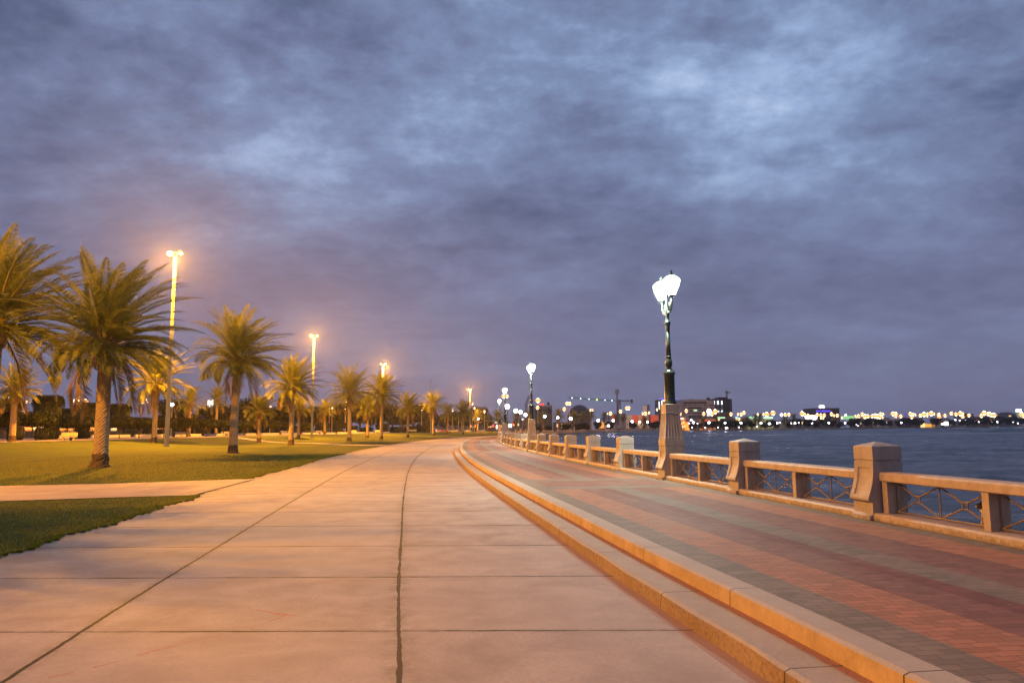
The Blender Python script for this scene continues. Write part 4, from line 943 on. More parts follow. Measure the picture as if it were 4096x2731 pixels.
mb.lathe([(rD * math.cos(R(a)), hD * math.sin(R(a)) ) for a in range(0, 90, 9)] + [(.05, hD)], 36, (p_.x, 4 + rD * .5, p_.z)); mb.build('dome', B_DOME, b.r)
b.block('wall', 2276, 2366, 1655.5, 0, B_GREY, 24, 0, True); b.block('canopy', 2276, 2322, 1655, 1660, B_WHITE, 6, 3); b.block('window', 2283, 2360, 1662, 1668, B_WIN, .5, .4)
b.ball('lamp', 2300, 1652, .8, E_YEL); b.ball('lamp', 2287, 1653, .35, E_YEL)
b = Bld('orange_pavilion', 520, 'orange lit box shaped pavilion behind the shore palms', x0=2394, x1=2432)
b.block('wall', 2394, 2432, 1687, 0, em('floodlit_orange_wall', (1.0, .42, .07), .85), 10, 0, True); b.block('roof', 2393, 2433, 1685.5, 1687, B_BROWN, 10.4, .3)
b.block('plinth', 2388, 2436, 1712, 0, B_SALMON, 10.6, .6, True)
b = Bld('shopping_mall', 640, 'long mall with red, cream and beige panelled facade', x0=2447, x1=2635)
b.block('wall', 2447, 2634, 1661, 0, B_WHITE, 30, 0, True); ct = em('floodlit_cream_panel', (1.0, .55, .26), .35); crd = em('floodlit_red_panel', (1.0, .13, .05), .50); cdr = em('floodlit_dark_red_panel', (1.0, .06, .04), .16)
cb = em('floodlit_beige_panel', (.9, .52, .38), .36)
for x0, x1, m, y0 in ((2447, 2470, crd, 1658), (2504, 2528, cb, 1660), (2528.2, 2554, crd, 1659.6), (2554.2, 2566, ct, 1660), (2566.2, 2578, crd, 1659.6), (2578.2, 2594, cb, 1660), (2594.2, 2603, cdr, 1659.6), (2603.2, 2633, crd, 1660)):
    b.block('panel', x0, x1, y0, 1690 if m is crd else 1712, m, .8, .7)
for i in range(9): b.block('window', 2506 + i * 9, 2512 + i * 9, 1694 + (i % 2), 1699, E_WARM if i % 3 else B_WIN, .5, 1.1)
b = Bld('twin_tower', 700, 'pair of narrow beige lit towers above the mall', x0=2577, x1=2598)
b.block('tower', 2577, 2587, 1622, 0, cb, 8, 0, True); b.block('tower', 2588, 2598, 1618, 0, B_BEIGE, 8, .5, True); b.block('roof', 2578, 2586, 1620, 1622, B_BEIGE, 6, -1)
b = Bld('lit_tower', 680, 'tower with blue roof lights and white light strips behind the near lamp pedestal', x0=2634, x1=2706)
b.block('wall', 2634, 2706, 1598, 0, B_GREY, 18, 0, True)
for x0, x1, y0, y1, m in ((2635, 2638, 1606, 1636, E_WHITE), (2646, 2649, 1602, 1640, E_WHITE), (2648, 2664, 1601, 1604, E_WHITE), (2690, 2704, 1606, 1614, B_WIN), (2690, 2704, 1618, 1632, B_WIN), (2651, 2662, 1607, 1640, B_WIN)): b.block('light_strip' if m is E_WHITE else 'window', x0, x1, y0, y1, m, .6, .6)
for x in (2641, 2647, 2653, 2659, 2702, 2707): b.ball('roof_light', x, 1594.5, .45, E_BLUE, -2)
b = Bld('orange_shop', 560, 'brightly orange lit shop with a glowing white sign just right of the near lamp pedestal', x0=2712, x1=2754)
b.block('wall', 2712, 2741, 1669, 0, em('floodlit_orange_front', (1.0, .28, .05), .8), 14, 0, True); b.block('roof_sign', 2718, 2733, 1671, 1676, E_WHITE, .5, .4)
for x0, y0 in ((2716, 1684), (2724, 1690), (2732, 1686), (2718, 1700), (2728, 1702), (2736, 1700)): b.block('window', x0, x0 + 5, y0, y0 + 8, E_WARM, .5, .5)
b.block('annex', 2741.5, 2756, 1688, 0, E_ORANGE, 10, .2, True)
b = Bld('office_building', 620, 'pale stepped office block with dark horizontal window bands', x0=2732, x1=2855)
b.block('wall', 2732, 2825, 1598, 0, B_BEIGE, 24, 0, True); b.block('wing', 2825.5, 2856, 1600, 0, B_BEIGE, 26, 1, True); b.block('plant_room', 2768, 2812, 1595, 1598, B_BEIGE, 6, -6); b.block('plant_room', 2770, 2778, 1592, 1595, B_BEIGE, 4, -7)
b.block('ledge', 2731, 2826, 1603, 1604.5, B_WHITE, 1, .9)
for x0, x1, y0, y1, m in ((2734, 2824, 1608.5, 1613, B_WIN), (2733, 2746, 1619, 1623, B_WIN), (2816, 2824, 1618, 1622, B_WIN), (2753, 2806, 1629, 1634, B_WIN), (2756, 2770, 1640, 1644, B_WIN), (2775, 2788, 1638.5, 1643, E_PGREEN), (2793, 2806, 1639, 1643, B_WIN), (2753, 2806, 1650, 1654, B_WIN),
                          (2754, 2806, 1660, 1673, B_WIN), (2737, 2740, 1630, 1668, B_WIN), (2745, 2748, 1630, 1668, B_WIN), (2810, 2813, 1630, 1668, B_WIN), (2818, 2821, 1628, 1668, B_WIN)): b.block('window', x0, x1, y0, y1, m, .6, .35)
for x in (2753, 2760, 2774, 2781, 2788, 2800): b.block('window', x, x + 3, 1618, 1623, B_WIN, .6, .35)
for x0, x1, y0, y1 in ((2833, 2852, 1619, 1621), (2829, 2850, 1631, 1634)): b.block('window', x0, x1, y0, y1, B_WIN, .6, 1.35)
b = Bld('dark_building', 660, 'unfinished dark tower with a few cold white lights, right of the pale office', x0=2833, x1=2927)
b.block('wall', 2848, 2927, 1595, 0, B_DARK, 22, 0, True); b.block('roof_block', 2876, 2915, 1588, 1595, B_DARK, 12, -3); b.block('stair_tower', 2834, 2842, 1589, 1598, B_DARK, 5, -2); b.block('parapet', 2834, 2880, 1596, 1599, B_DARK, 8, .2)
for i in range(9): b.block('window', 2916.5, 2919, 1601 + i * 6, 1604 + i * 6, B_GREY, .4, .3); b.block('window', 2921.5, 2924, 1601 + i * 6, 1604 + i * 6, B_GREY, .4, .3)
b.block('window', 2861, 2874, 1605, 1646, B_BROWN, .4, .2); b.block('window', 2884, 2892, 1605, 1645, B_GREY, .4, .2)
ECW = em('cold_work_light', (.75, .85, 1.0), 9)
for x, y in ((2856, 1606), (2871, 1606), (2886, 1605.5), (2856, 1614), (2872, 1613.5), (2886.5, 1613.5), (2857, 1637), (2873, 1644), (2887, 1644)): b.ball('work_light', x, y, .42, ECW, .9)
def truss(mb, a, b_, w, seg, r=.09):
    a = Vector(a); b_ = Vector(b_); t = (b_ - a).normalized(); u = t.cross(Vector((0, 1, 0))).normalized(); v = t.cross(u)
    cs = [(u * i + v * j) * w * .5 for i, j in ((-1, -1), (1, -1), (1, 1), (-1, 1))]
    for c in cs: mb.tube([a + c, b_ + c], r, 4)
    for k in range(seg):
        p = a.lerp(b_, k / seg); q = a.lerp(b_, (k + 1) / seg)
        for i in range(4): mb.tube([p + cs[i], q + cs[(i + 1) % 4]], r * .6, 3)
b = Bld('roof_crane', 664, 'small tower crane standing on the dark unfinished tower', 'crane', 2905, 2905)
mb = MB(); truss(mb, b.P(2907, 1588), b.P(2907, 1566), 1.0, 6, .14); mb.build('mast', B_STEEL, b.r); mb = MB(); truss(mb, b.P(2900, 1568), b.P(2922, 1570), .9, 8, .14); mb.build('jib', B_STEEL, b.r)
mb = MB(); truss(mb, b.P(2907, 1566), b.P(2906.5, 1560), .5, 3, .12); mb.build('tower_top', B_STEEL, b.r)
b = Bld('tower_crane', 760, 'long tower crane with green lights strung along its jib', 'crane', 2400, 2400)
mb = MB(); truss(mb, b.P(2479, 1668), b.P(2477, 1597), 1.7, 16, .22); mb.build('mast', B_STEEL, b.r)
mb = MB(); truss(mb, b.P(2271, 1590), b.P(2477, 1603), .95, 44, .11); mb.build('jib', B_STEEL, b.r)
mb = MB(); truss(mb, b.P(2477, 1603), b.P(2526, 1603), 1.0, 10, .2); mb.build('counter_jib', B_STEEL, b.r)
b.block('counterweight', 2524, 2531, 1597, 1612, B_STEEL, 2.5, 1.2); b.block('cab', 2474, 2482, 1612, 1618, B_STEEL, 2.2, 1.4)
EG = em('jib_light', (.45, 1.0, .75), 9); EG2 = em('green_jib_light', (.3, 1.0, .05), 9)
for x, y in ((2288, 1591.5), (2322, 1594), (2355, 1596), (2419, 1600), (2447, 1601.5)): b.ball('jib_light', x, y, .38, EG, 1.3)
b.ball('jib_light', 2387, 1599, .62, EG2, 1.3)
b = Bld('antenna_mast', 560, 'thick dark phone mast with antenna panels at its top', 'mast', 2470, 2470)
p0 = b.P(2471, 1700); p1 = b.P(2469.5, 1574); mb = MB(); mb.lathe([(.62, 0), (.42, p1.z - p0.z)], 10, (p0.x, 0, p0.z)); mb.build('pole', B_TOWER, b.r)
for dx in (-5.5, -1.5, 3.5): b.block('antenna_panel', 2468 + dx, 2471 + dx, 1555 + abs(dx) * .5, 1575, B_TOWER, .7, dx * .2)
b.block('platform', 2462, 2477, 1565, 1566.3, B_TOWER, 2.4, 1.2); b.block('platform', 2462, 2477, 1574, 1575.3, B_TOWER, 2.4, 1.2); b.ball('warning_light', 2472.5, 1576.5, .22, E_RED, 1.5)
b = Bld('lattice_crane', 620, 'slanting lattice crane boom left of the second white lamp', 'crane', 2110, 2110)
mb = MB(); truss(mb, b.P(2103, 1672), b.P(2105, 1612), 1.6, 14, .2); truss(mb, b.P(2105, 1612), b.P(2116, 1583), 1.0, 8, .18); mb.build('boom', B_TOWER, b.r)
mb = MB(); mb.tube([b.P(2116, 1583), b.P(2117, 1668)], .08, 4); mb.build('hoist_cable', B_TOWER, b.r)
mb = MB(); c0 = b.P(2106, 1700); mb.box((c0.x, 0, 2.2), (5, 4, 4)); mb.build('machine_house', B_TOWER, b.r)
b = Bld('brown_building', 600, 'plain brown block in front of the dark unfinished tower', x0=2866, x1=2928); b.block('wall', 2866, 2928, 1648, 0, B_BROWN, 12, 0, True); b.block('window', 2870, 2900, 1668, 1672, E_PGREEN, .4, .3); b.block('window', 2870, 2924, 1656, 1659, B_WIN, .4, .3)
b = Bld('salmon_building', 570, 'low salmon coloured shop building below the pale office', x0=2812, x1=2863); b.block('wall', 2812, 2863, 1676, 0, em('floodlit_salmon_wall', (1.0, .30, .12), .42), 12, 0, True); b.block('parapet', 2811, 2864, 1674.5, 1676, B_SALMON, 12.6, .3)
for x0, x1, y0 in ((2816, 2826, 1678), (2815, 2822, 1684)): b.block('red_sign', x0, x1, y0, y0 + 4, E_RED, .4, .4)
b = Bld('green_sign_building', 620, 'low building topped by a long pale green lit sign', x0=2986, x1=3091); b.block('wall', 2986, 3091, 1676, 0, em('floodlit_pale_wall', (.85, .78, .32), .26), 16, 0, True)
for x0, x1 in ((2986, 3030), (3052, 3091)): b.block('roof_sign', x0, x1, 1666, 1674, E_PGREEN, .6, .4)
b.block('column', 3006, 3012, 1690, 0, B_CREAM, .6, .6, True); b.block('column', 3060, 3066, 1690, 0, B_CREAM, .6, .6, True)
b = Bld('corner_shop', 590, 'shop with a green lit letter sign over a yellow wedge wall', x0=2928, x1=2985); b.block('wall', 2928, 2985, 1672, 0, B_BROWN, 12, 0, True); b.block('green_sign', 2942, 2950, 1666, 1675, E_CYAN, .5, .4); b.block('yellow_wall', 2942, 2956, 1676, 1696, E_YEL, .6, .5)
b = Bld('round_sign', 580, 'big white oval lit sign on a post in front of the pale office', 'sign', 2836, 2836)
p_ = b.P(2836, 1645); mb = MB(); mb.ball((p_.x, 0, p_.z), 1.75, 16, 10, 1.2); mb.build('sign_disc', em('bright_white_sign', (1, .96, .95), 5), b.r); b.block('base_sign', 2828, 2842, 1659, 1662, E_WHITE, .5, .3); b.block('pole', 2835, 2837.5, 1656, 0, B_GREY, .5, 0, True)
b = Bld('small_round_sign', 560, 'small oval orange lit sign among the shore trees', 'sign', 2876, 2876); p_ = b.P(2876, 1679); mb = MB(); mb.ball((p_.x, 0, p_.z), .85, 12, 8, 1.2); mb.build('sign_disc', E_WARM, b.r); b.block('pole', 2875, 2877, 1685, 0, B_GREY, .3, 0, True)
b = Bld('white_canopy_sign', 760, 'wide glowing white oval canopy sign left of the blue signed building', 'sign', 3221, 3268)
p_ = b.P(3244, 1670); mb = MB(); rgs = [[(p_.x + 23.5 / F4 * 760 * k * (abs(math.cos(a)) ** .6) * math.copysign(1, math.cos(a)), yy, p_.z + 9.5 / F4 * 760 * k * (abs(math.sin(a)) ** .6) * math.copysign(1, math.sin(a)) - (p_.x * 0)) for a in [2 * math.pi * j / 24 for j in range(24)]] for yy, k in ((-.6, .94), (-.4, 1), (.4, 1), (.6, .94))]
mb.loft(rgs); mb.build('sign_panel', em('glowing_canopy', (1, .84, .68), 4), b.r); b.block('pole', 3238, 3240, 1678, 0, B_GREY, .5, 0, True); b.block('pole', 3252, 3254, 1678, 0, B_GREY, .5, 0, True)
b = Bld('blue_sign_building', 900, 'beige block with a blue lit name sign and a white cube on its roof', x0=3251, x1=3357)
b.block('wall', 3251, 3357, 1632, 0, B_BROWN, 30, 0, True); b.block('glass_front', 3261, 3332, 1650, 1678, B_WIN, .8, .6); b.block('glass_front', 3345, 3357, 1646, 1660, B_WIN, .8, .6)
c_ = b.block('roof_cube', 3288, 3303, 1620.5, 1632, em('white_roof_cube', (.9, 1, .95), 4), 5, -4)
sb = b.block('blue_sign', 3262, 3322, 1640, 1648, em('blue_sign_glow', (.10, .05, .7), .7), .5, .9); rg_ = random.Random(2)
mb = MB()
for x0, x1 in ((3264, 3279), (3285, 3321)):
    x = x0
    while x < x1 - 2:
        w = rg_.uniform(1.5, 4); y = 1642.6 + rg_.uniform(0, 1.6); a = b.P(x, y); c = b.P(min(x + w, x1), y + 1.6); mb.box(((a.x + c.x) / 2, -1.1, (a.z + c.z) / 2), (abs(c.x - a.x) * .9, .3, abs(a.z - c.z)))
        if rg_.random() < .6: q = b.P(x + w * .5, 1641); mb.box((q.x, -1.1, q.z - .2), (.28, .3, .9))
        x += w
mb.build('lettering', E_BLUE, sb)
for i in range(5): b.block('window', 3294 + i * 4, 3297 + i * 4, 1679 + (i % 2) * .6, 1681 + (i % 2) * .6, E_WARM, .4, .9)
b = Bld('green_billboard', 800, 'wide pale green lit billboard right of the blue signed building', 'sign', 3372, 3415); b.block('panel', 3372, 3415, 1662, 1676, em('green_billboard_panel', (.40, .92, .38), .75), .6, .4); b.block('frame', 3371, 3416, 1660.8, 1662, B_GREY, .8, .5)
b.block('pole', 3380, 3381.5, 1676, 0, B_GREY, .5, 0, True); b.block('pole', 3404, 3405.5, 1676, 0, B_GREY, .5, 0, True)
b = Bld('slanted_red_beam', 780, 'slanting red lit beam beside the blue signed building', 'sign', 3325, 3325); mb = MB(); mb.tube([b.P(3318, 1688), b.P(3332, 1675)], .55, 6); mb.build('beam', em('red_beam', (1, .15, .1), .5), b.r); b.block('pole', 3317, 3319, 1688, 0, B_GREY, .4, 0, True)
b = Bld('purple_spire', 1100, 'thin spire with faint violet light among the orange lamps', 'tower', 3622, 3622); p0 = b.P(3626, 1684); p1 = b.P(3621, 1648); mb = MB(); mb.loft([[(p0.x - 1.6, -1, 0), (p0.x + 1.6, -1, 0), (p0.x + 1.6, 1, 0), (p0.x - 1.6, 1, 0)], [(p1.x - .2, -.2, p1.z), (p1.x + .2, -.2, p1.z), (p1.x + .2, .2, p1.z), (p1.x - .2, .2, p1.z)]]); mb.build('spire', em('violet_spire', (.25, .08, .8), .35), b.r)
b.block('base', 3618, 3634, 1684, 0, B_DARK, 4, 2, True)
b = Bld('magenta_shop', 860, 'low shop with two magenta lit signs near the shore', x0=3612, x1=3636); b.block('wall', 3606, 3642, 1692, 0, B_DARK, 8, 0, True); b.block('lit_sign', 3615, 3622, 1694, 1699, E_PURPLE, .4, .3); b.block('lit_sign', 3626, 3633, 1694, 1699, E_PURPLE, .4, .3)
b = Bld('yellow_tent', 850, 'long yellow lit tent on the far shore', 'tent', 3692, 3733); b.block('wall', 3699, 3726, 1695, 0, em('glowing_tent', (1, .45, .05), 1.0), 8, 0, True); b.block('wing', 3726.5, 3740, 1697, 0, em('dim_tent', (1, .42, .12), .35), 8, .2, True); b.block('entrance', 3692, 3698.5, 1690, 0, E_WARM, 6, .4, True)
b = Bld('white_screen', 880, 'bluish white glowing screen on the far shore', 'screen', 3764, 3794); b.block('screen', 3776, 3793, 1686, 1701, em('white_screen_glow', (.85, .85, 1), 4), .6, .3); b.block('screen', 3765, 3775, 1692, 1699, E_WHITE, .6, .3); b.block('base', 3766, 3794, 1702, 0, B_DARK, 2, .2, True)
b = Bld('square_block', 1150, 'plain dark square block behind the orange lamps at the right', x0=3860, x1=3894); b.block('wall', 3860, 3894, 1654, 0, B_GREY, 30, 0, True); b.block('roof_block', 3870, 3880, 1652, 1654, B_GREY, 8, -5)
b = Bld('far_hotel', 1150, 'long stepped dark building at the far right of the bay', x0=3985, x1=4070); b.block('wall', 3985, 4072, 1662, 0, B_GREY, 30, 0, True); b.block('upper_floor', 4018, 4068, 1652, 1662, B_GREY, 20, -3); b.block('roof_block', 4032, 4056, 1648, 1652, B_GREY, 12, -6); b.block('window', 4035, 4044, 1661, 1665, E_WARM, .5, .4)
b = Bld('lit_water_tower', 1050, 'slim tower with a glowing white head at the far right', 'tower', 4076, 4076); b.block('head', 4068, 4083, 1636, 1647, em('white_tower_head', (.85, 1, .9), 3), 5, 2); p0 = b.P(4077, 1686); p1 = b.P(4076, 1647); mb = MB(); mb.lathe([(2.3, 0), (1.7, (p1.z - p0.z) * .6), (2.4, p1.z - p0.z)], 12, (p0.x, 0, p0.z)); mb.build('shaft', em('lit_tower_shaft', (.55, .8, .62), .32), b.r); b.block('foot', 4070, 4084, 1686, 0, B_GREY, 5, 2.5, True)
# anonymous lower blocks behind the lamps of the far shore
rg_ = random.Random(31)
for i, (x0, x1, y0, D) in enumerate([(2655, 2712, 1672, 640), (2756, 2812, 1686, 600), (3095, 3150, 1684, 640), (3150, 3215, 1678, 720), (3420, 3490, 1676, 850), (3490, 3560, 1672, 900), (3560, 3612, 1678, 950), (3645, 3690, 1672, 980), (3742, 3800, 1674, 1000), (3800, 3858, 1680, 1000), (3895, 3980, 1668, 1100), (1990, 2050, 1690, 620), (2050, 2120, 1684, 640), (2215, 2275, 1690, 640), (2640, 2700, 1684, 600), (1740, 1860, 1682, 640), (1860, 1985, 1690, 640)]):
    b = Bld('low_building', D, 'plain low building among the shore lights, %s from the left' % ORD[sorted([2655, 2756, 3095, 3150, 3420, 3490, 3560, 3645, 3742, 3800, 3895, 1990, 2050, 2215, 2640, 1740, 1860]).index(x0)], x0=x0, x1=x1, group='plain low buildings round the bay')
    b.block('wall', x0, x1, y0, 0, [B_GREY, B_BROWN, B_BEIGE][i % 3], 14, 0, True); b.block('parapet', x0 - .8, x1 + .8, y0 - 1.4, y0, B_GREY, 14.8, .4)
    for k in range(int((x1 - x0) / 9)):
        if rg_.random() < .6: b.block('window', x0 + 3 + k * 9, x0 + 6 + k * 9 + rg_.uniform(0, 2), y0 + rg_.choice([5, 10, 16]), y0 + 20 - rg_.uniform(0, 3) if rg_.random() < .3 else y0 + 18.5, rg_.choice([E_WARM, E_WARM, B_WIN, E_ORANGE, E_WHITE]), .4, .3)
# ------------------------------------------------------------------ far street lamps
shx = [2048 + 2960 * float(cpos(s)[0]) / float(cpos(s)[1]) for s in np.arange(S0 + 235, SMAX, 10)]; shD = [float(cpos(s)[1]) for s in np.arange(S0 + 235, SMAX, 10)]
shx_, shD_ = zip(*sorted(zip(shx, shD)))
def shoreD(x): return float(np.interp(x, shx_, shD_))
NA = [(34, 1592, 1), (106, 1607, 1), (283, 1602, 0), (296, 1602, 1), (315, 1594, 3), (343, 1603, 3), (384, 1615, 1), (570, 1608, 2), (585, 1598, 1), (591, 1612, 1), (763, 1653, 1), (1082, 1625, 1), (1318, 1633, 0), (1329, 1633, 1), (1384, 1604, 1), (1381, 1636, 0), (1687, 1641, 0), (1811, 1641, 1), (1834, 1644, 0), (1847, 1644, 0),
      (1890, 1615, 1), (1898, 1633, 1), (1938, 1646, 1), (2016, 1584, 3), (2028, 1584, 2), (2152, 1601, 3), (2150, 1630, 2), (2257, 1636, 2), (2268, 1614, 2), (2278, 1614, 2), (2362, 1640, 1), (2370, 1640, 1), (2442, 1653, 2), (2430, 1654, 0), (2482, 1645, 2), (2507, 1632, 2), (2515, 1632, 2), (2571, 1654, 1), (2582, 1654, 2), (2596, 1650, 1), (2628, 1638, 1),
      (2720, 1655, 2), (2745, 1643, 2), (2815, 1655, 2), (2848, 1656, 2), (2861, 1646, 3), (2924, 1656, 2), (2952, 1657, 1), (2965, 1657, 2), (2957, 1675, 1), (2976, 1650, 2), (3031, 1657, 1), (3054, 1657, 1), (3067, 1657, 3), (3092, 1652, 3), (3141, 1658, 2), (3155, 1658, 2), (3209, 1654, 3), (3219, 1659, 2), (3232, 1659, 1), (3269, 1659, 2), (3283, 1660, 2),
      (3297, 1660, 2), (3284, 1672, 1), (3293, 1672, 1), (3326, 1656, 2), (3336, 1662, 1), (3349, 1661, 2), (3368, 1670, 1), (3422, 1664, 1), (3434, 1664, 2), (3430, 1669, 1), (3427, 1674, 1), (3449, 1656, 2), (3460, 1665, 3), (3472, 1664, 2), (3489, 1664, 2), (3501, 1663, 3), (3510, 1664, 3), (3518, 1666, 3), (3508, 1672, 1), (3523, 1656, 2), (3533, 1656, 1), (3530, 1669, 1),
      (3573, 1655, 3), (3584, 1654, 2), (3583, 1663, 2), (3603, 1665, 2), (3641, 1655, 2), (3651, 1657, 2), (3661, 1658, 1), (3647, 1668, 2), (3682, 1662, 2), (3696, 1657, 3), (3710, 1654, 1), (3709, 1663, 1), (3725, 1654, 3), (3736, 1655, 1), (3755, 1658, 2), (3757, 1668, 2), (3780, 1662, 2), (3805, 1653, 2), (3824, 1657, 2), (3842, 1654, 3), (3852, 1654, 1), (3851, 1666, 2),
      (3876, 1661, 2), (3925, 1663, 2), (3937, 1652, 3), (3950, 1655, 1), (3957, 1656, 3), (3966, 1660, 2), (3976, 1660, 3), (4087, 1657, 3), (4092, 1664, 2)]
WH = [(689, 1617, 3), (1913, 1675, 1), (2090, 1586 + 90, 0), (3126, 1659, 2), (3383, 1660, 1), (3120, 1690, 0), (3165, 1692, 0), (2757, 1693, 0), (2790, 1693, 0), (2768, 1709, 0), (2821, 1710, 0), (2872, 1709, 0), (2903, 1711, 1), (2910, 1711, 0), (2956, 1708, 0), (3027, 1706, 0), (3195, 1690, 0), (3425, 1697, 0), (3432, 1702, 0), (3545, 1692, 0), (3736, 1683, 0), (3754, 1684, 0), (3821, 1680, 1), (3839, 1681, 0), (3861, 1681, 0), (3880, 1681, 0), (3890, 1688, 0), (3915, 1687, 0), (3967, 1687, 0), (3980, 1687, 2), (4052, 1688, 0), (4072, 1692, 0)]
LM = [(-100, 'at the left edge of the view'), (270, 'above the second tall clipped tree'), (560, 'behind the nearest mast'), (1060, 'behind the yellow windswept palm'), (1310, 'right of the second mast'), (1680, 'near the unlit mast'), (1880, 'right of the farthest lawn mast'), (2130, 'between the second white lamp and the dome'), (2360, 'between the dome and the mall'),
      (2560, 'in front of the mall'), (2712, 'around the pale office block'), (2915, 'right of the dark unfinished tower'), (3050, 'beside the long green sign'), (3200, 'around the glowing white canopy'), (3262, 'in front of the blue signed building'), (3400, 'right of the green billboard'), (3480, 'in the dense orange cluster'), (3565, 'left of the violet spire'), (3635, 'right of the violet spire'),
      (3690, 'above the yellow tent'), (3760, 'above the white screen'), (3860, 'around the plain square block'), (3920, 'in the bright cluster before the far right'), (4080, 'at the right edge of the view')]
cnt = {}
pole_cache = {}
for colr, lst in (('orange', NA), ('white', WH)):
    for x, y, sz in sorted(lst):
        if x < 1960: D = {0: 330, 1: 300, 2: 260, 3: 230}[sz] if x > 30 else 240
        elif x < 2205: D = 480
        else: D = shoreD(x) + 30 + (x * 7 % 40)
        if y > 1684: D = (shoreD(x) if x > 2205 else 500) + 12
        p = at(x, y, D); z0 = .5; H = p.z - z0
        lm = [t for t in LM if t[0] <= x][-1][1]; cnt[(lm, colr)] = cnt.get((lm, colr), 0) + 1; o_ = ORD[cnt[(lm, colr)] - 1]
        r = empty('street_lamp', (p.x, p.y, z0), 0, '%s far lamp %s, %s from the left' % (colr, lm, o_), 'street lamp', 'distant %s street lamps' % colr)
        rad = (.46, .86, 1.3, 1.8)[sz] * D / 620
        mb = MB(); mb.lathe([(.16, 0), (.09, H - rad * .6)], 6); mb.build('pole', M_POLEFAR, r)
        mb = MB(); mb.ball((0, 0, H), rad * (1.28 if colr == 'orange' else .95), 8, 5, .62 if colr == 'orange' else 1.0); hd = mb.build('lamp_head', M_FARHALO if colr == 'orange' else M_FARWH, r)  # head swollen to the lamp's glow; orange shell stands for its halo
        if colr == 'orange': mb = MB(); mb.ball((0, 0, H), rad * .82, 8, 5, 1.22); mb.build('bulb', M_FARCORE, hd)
# ------------------------------------------------------------------ shore palms and trees
sp_list = [(1992, 1670, 300, 0), (2068, 1668, 330, 1), (2112, 1672, 345, 2), (2172, 1674, 360, 0), (2234, 1662, 345, 1), (2296, 1668, 385, 2), (2332, 1666, 400, 0), (2364, 1662, 405, 1), (2418, 1668, 455, 2), (2464, 1674, 485, 0), (2494, 1670, 500, 1), (2580, 1688, 520, 2),
           (2990, 1684, 560, 0), (3022, 1678, 560, 1), (3038, 1674, 570, 2), (3140, 1680, 620, 1), (3176, 1672, 640, 0), (3285, 1690, 690, 2), (3340, 1688, 720, 0), (3450, 1686, 780, 1), (2812, 1690, 540, 2), (3590, 1690, 860, 0), (3950, 1688, 1000, 1), (2020, 1690, 480, 2), (1950, 1680, 470, 1)]
for i, (x, y, D, k) in enumerate(sorted(sp_list)):
    palm(x, D, y, CRF[k], 'far shore palm under the street lights, %s from the left' % ORD[i], .3, 1.0 + (.25 if D > 500 else 0), i, 'palms along the far shore', zb=.3)
tr = [2128, 2150, 2196, 2262, 2316, 2345, 2392, 2440, 2530, 2612, 2622, 2765, 2795, 2830, 2852, 2886, 2918, 2945, 2972, 3005, 3060, 3085, 3110, 3160, 3196, 3232, 3262, 3305, 3325, 3360, 3400, 3420, 3470, 3505, 3530, 3560, 3600, 3630, 3665, 3690, 3745, 3775, 3812, 3850, 3875, 3905, 3935, 3970, 4000, 4035, 4062, 4090]
rg_ = random.Random(77)
def ordn(i): return ORD[i] if i < 30 else ('thirty-' + ORD[i - 30] if 30 < i < 40 else 'number %d' % (i + 1))
for i, x in enumerate(tr):
    D = shoreD(x) + rg_.uniform(12, 26); k = D / 600 * rg_.uniform(.9, 1.3); t = TREES[i % 3]
    put_tree('shore_tree', t[0], t[1], x, D, 'dark rounded shore tree below the lamps, %s counting from the left' % (ORD[i] if i < 30 else ORD[i - 30] + ' of the farther half'), 'tree', 'dark trees along the far shore', k * 1.25, i * 1.7, .2, k)
# ------------------------------------------------------------------ cars
cpa = [noisy(n, a, b, 1, .3, spec=.6) for n, a, b in (('white_car_paint', (.62, .58, .58), (.66, .62, .62)), ('silver_car_paint', (.35, .33, .34), (.4, .38, .38)), ('dark_car_paint', (.03, .03, .05), (.04, .04, .06)), ('yellow_car_paint', (.5, .32, .05), (.55, .36, .07)), ('red_car_paint', (.35, .05, .04), (.4, .06, .05)))]
M_TYRE = noisy('tyre_rubber', (.015, .015, .015), (.02, .02, .02), 5, .8)
def car(x, D, ci, lab, rz=0.0, van=False, z=None):
    p = at(x, yh(x), D); z = .62 if z is None else z; r = empty('parked_car', (p.x, p.y, z), rz, lab, 'car', 'cars parked beyond the lawn')
    h = 1.45 if not van else 1.8
    prof = [(-2.2, .35), (-2.2, .75), (-2.1, .88), (-1.35, .98), (-.75, h - .05), (-.3, h), (.9, h), (1.35, h - .1) if not van else (2.0, h - .05), (1.85, 1.0) if not van else (2.15, 1.0), (2.2, .92), (2.25, .4), (2.1, .3), (-2.1, .3)]
    mb = MB(); mb.loft([[(a, yy, b_ if b_ < 1 else 1 + (b_ - 1) * kk) for a, b_ in prof] for yy, kk in ((-.85, .9), (-.8, 1), (.8, 1), (.85, .9))]); mb.build('body', cpa[ci], r)
    w = MB(); w.loft([[(-1.2, yy, 1.0), (-.72, yy, h - .12), (1.2 if not van else 1.85, yy, h - .12), (1.7 if not van else 1.95, yy, 1.02)] for yy in (-.87, .87)]); w.build('window', B_WIN, r)
    for sx in (-1.35, 1.4):
        for sy in (-.78, .78):
            t = MB(); t.loft([[(sx + .32 * math.cos(a), sy + dy, .32 + .32 * math.sin(a)) for a in [2 * math.pi * j / 14 for j in range(14)]] for dy in (-.11, .11)]); t.build('wheel', M_TYRE, r)
    return r
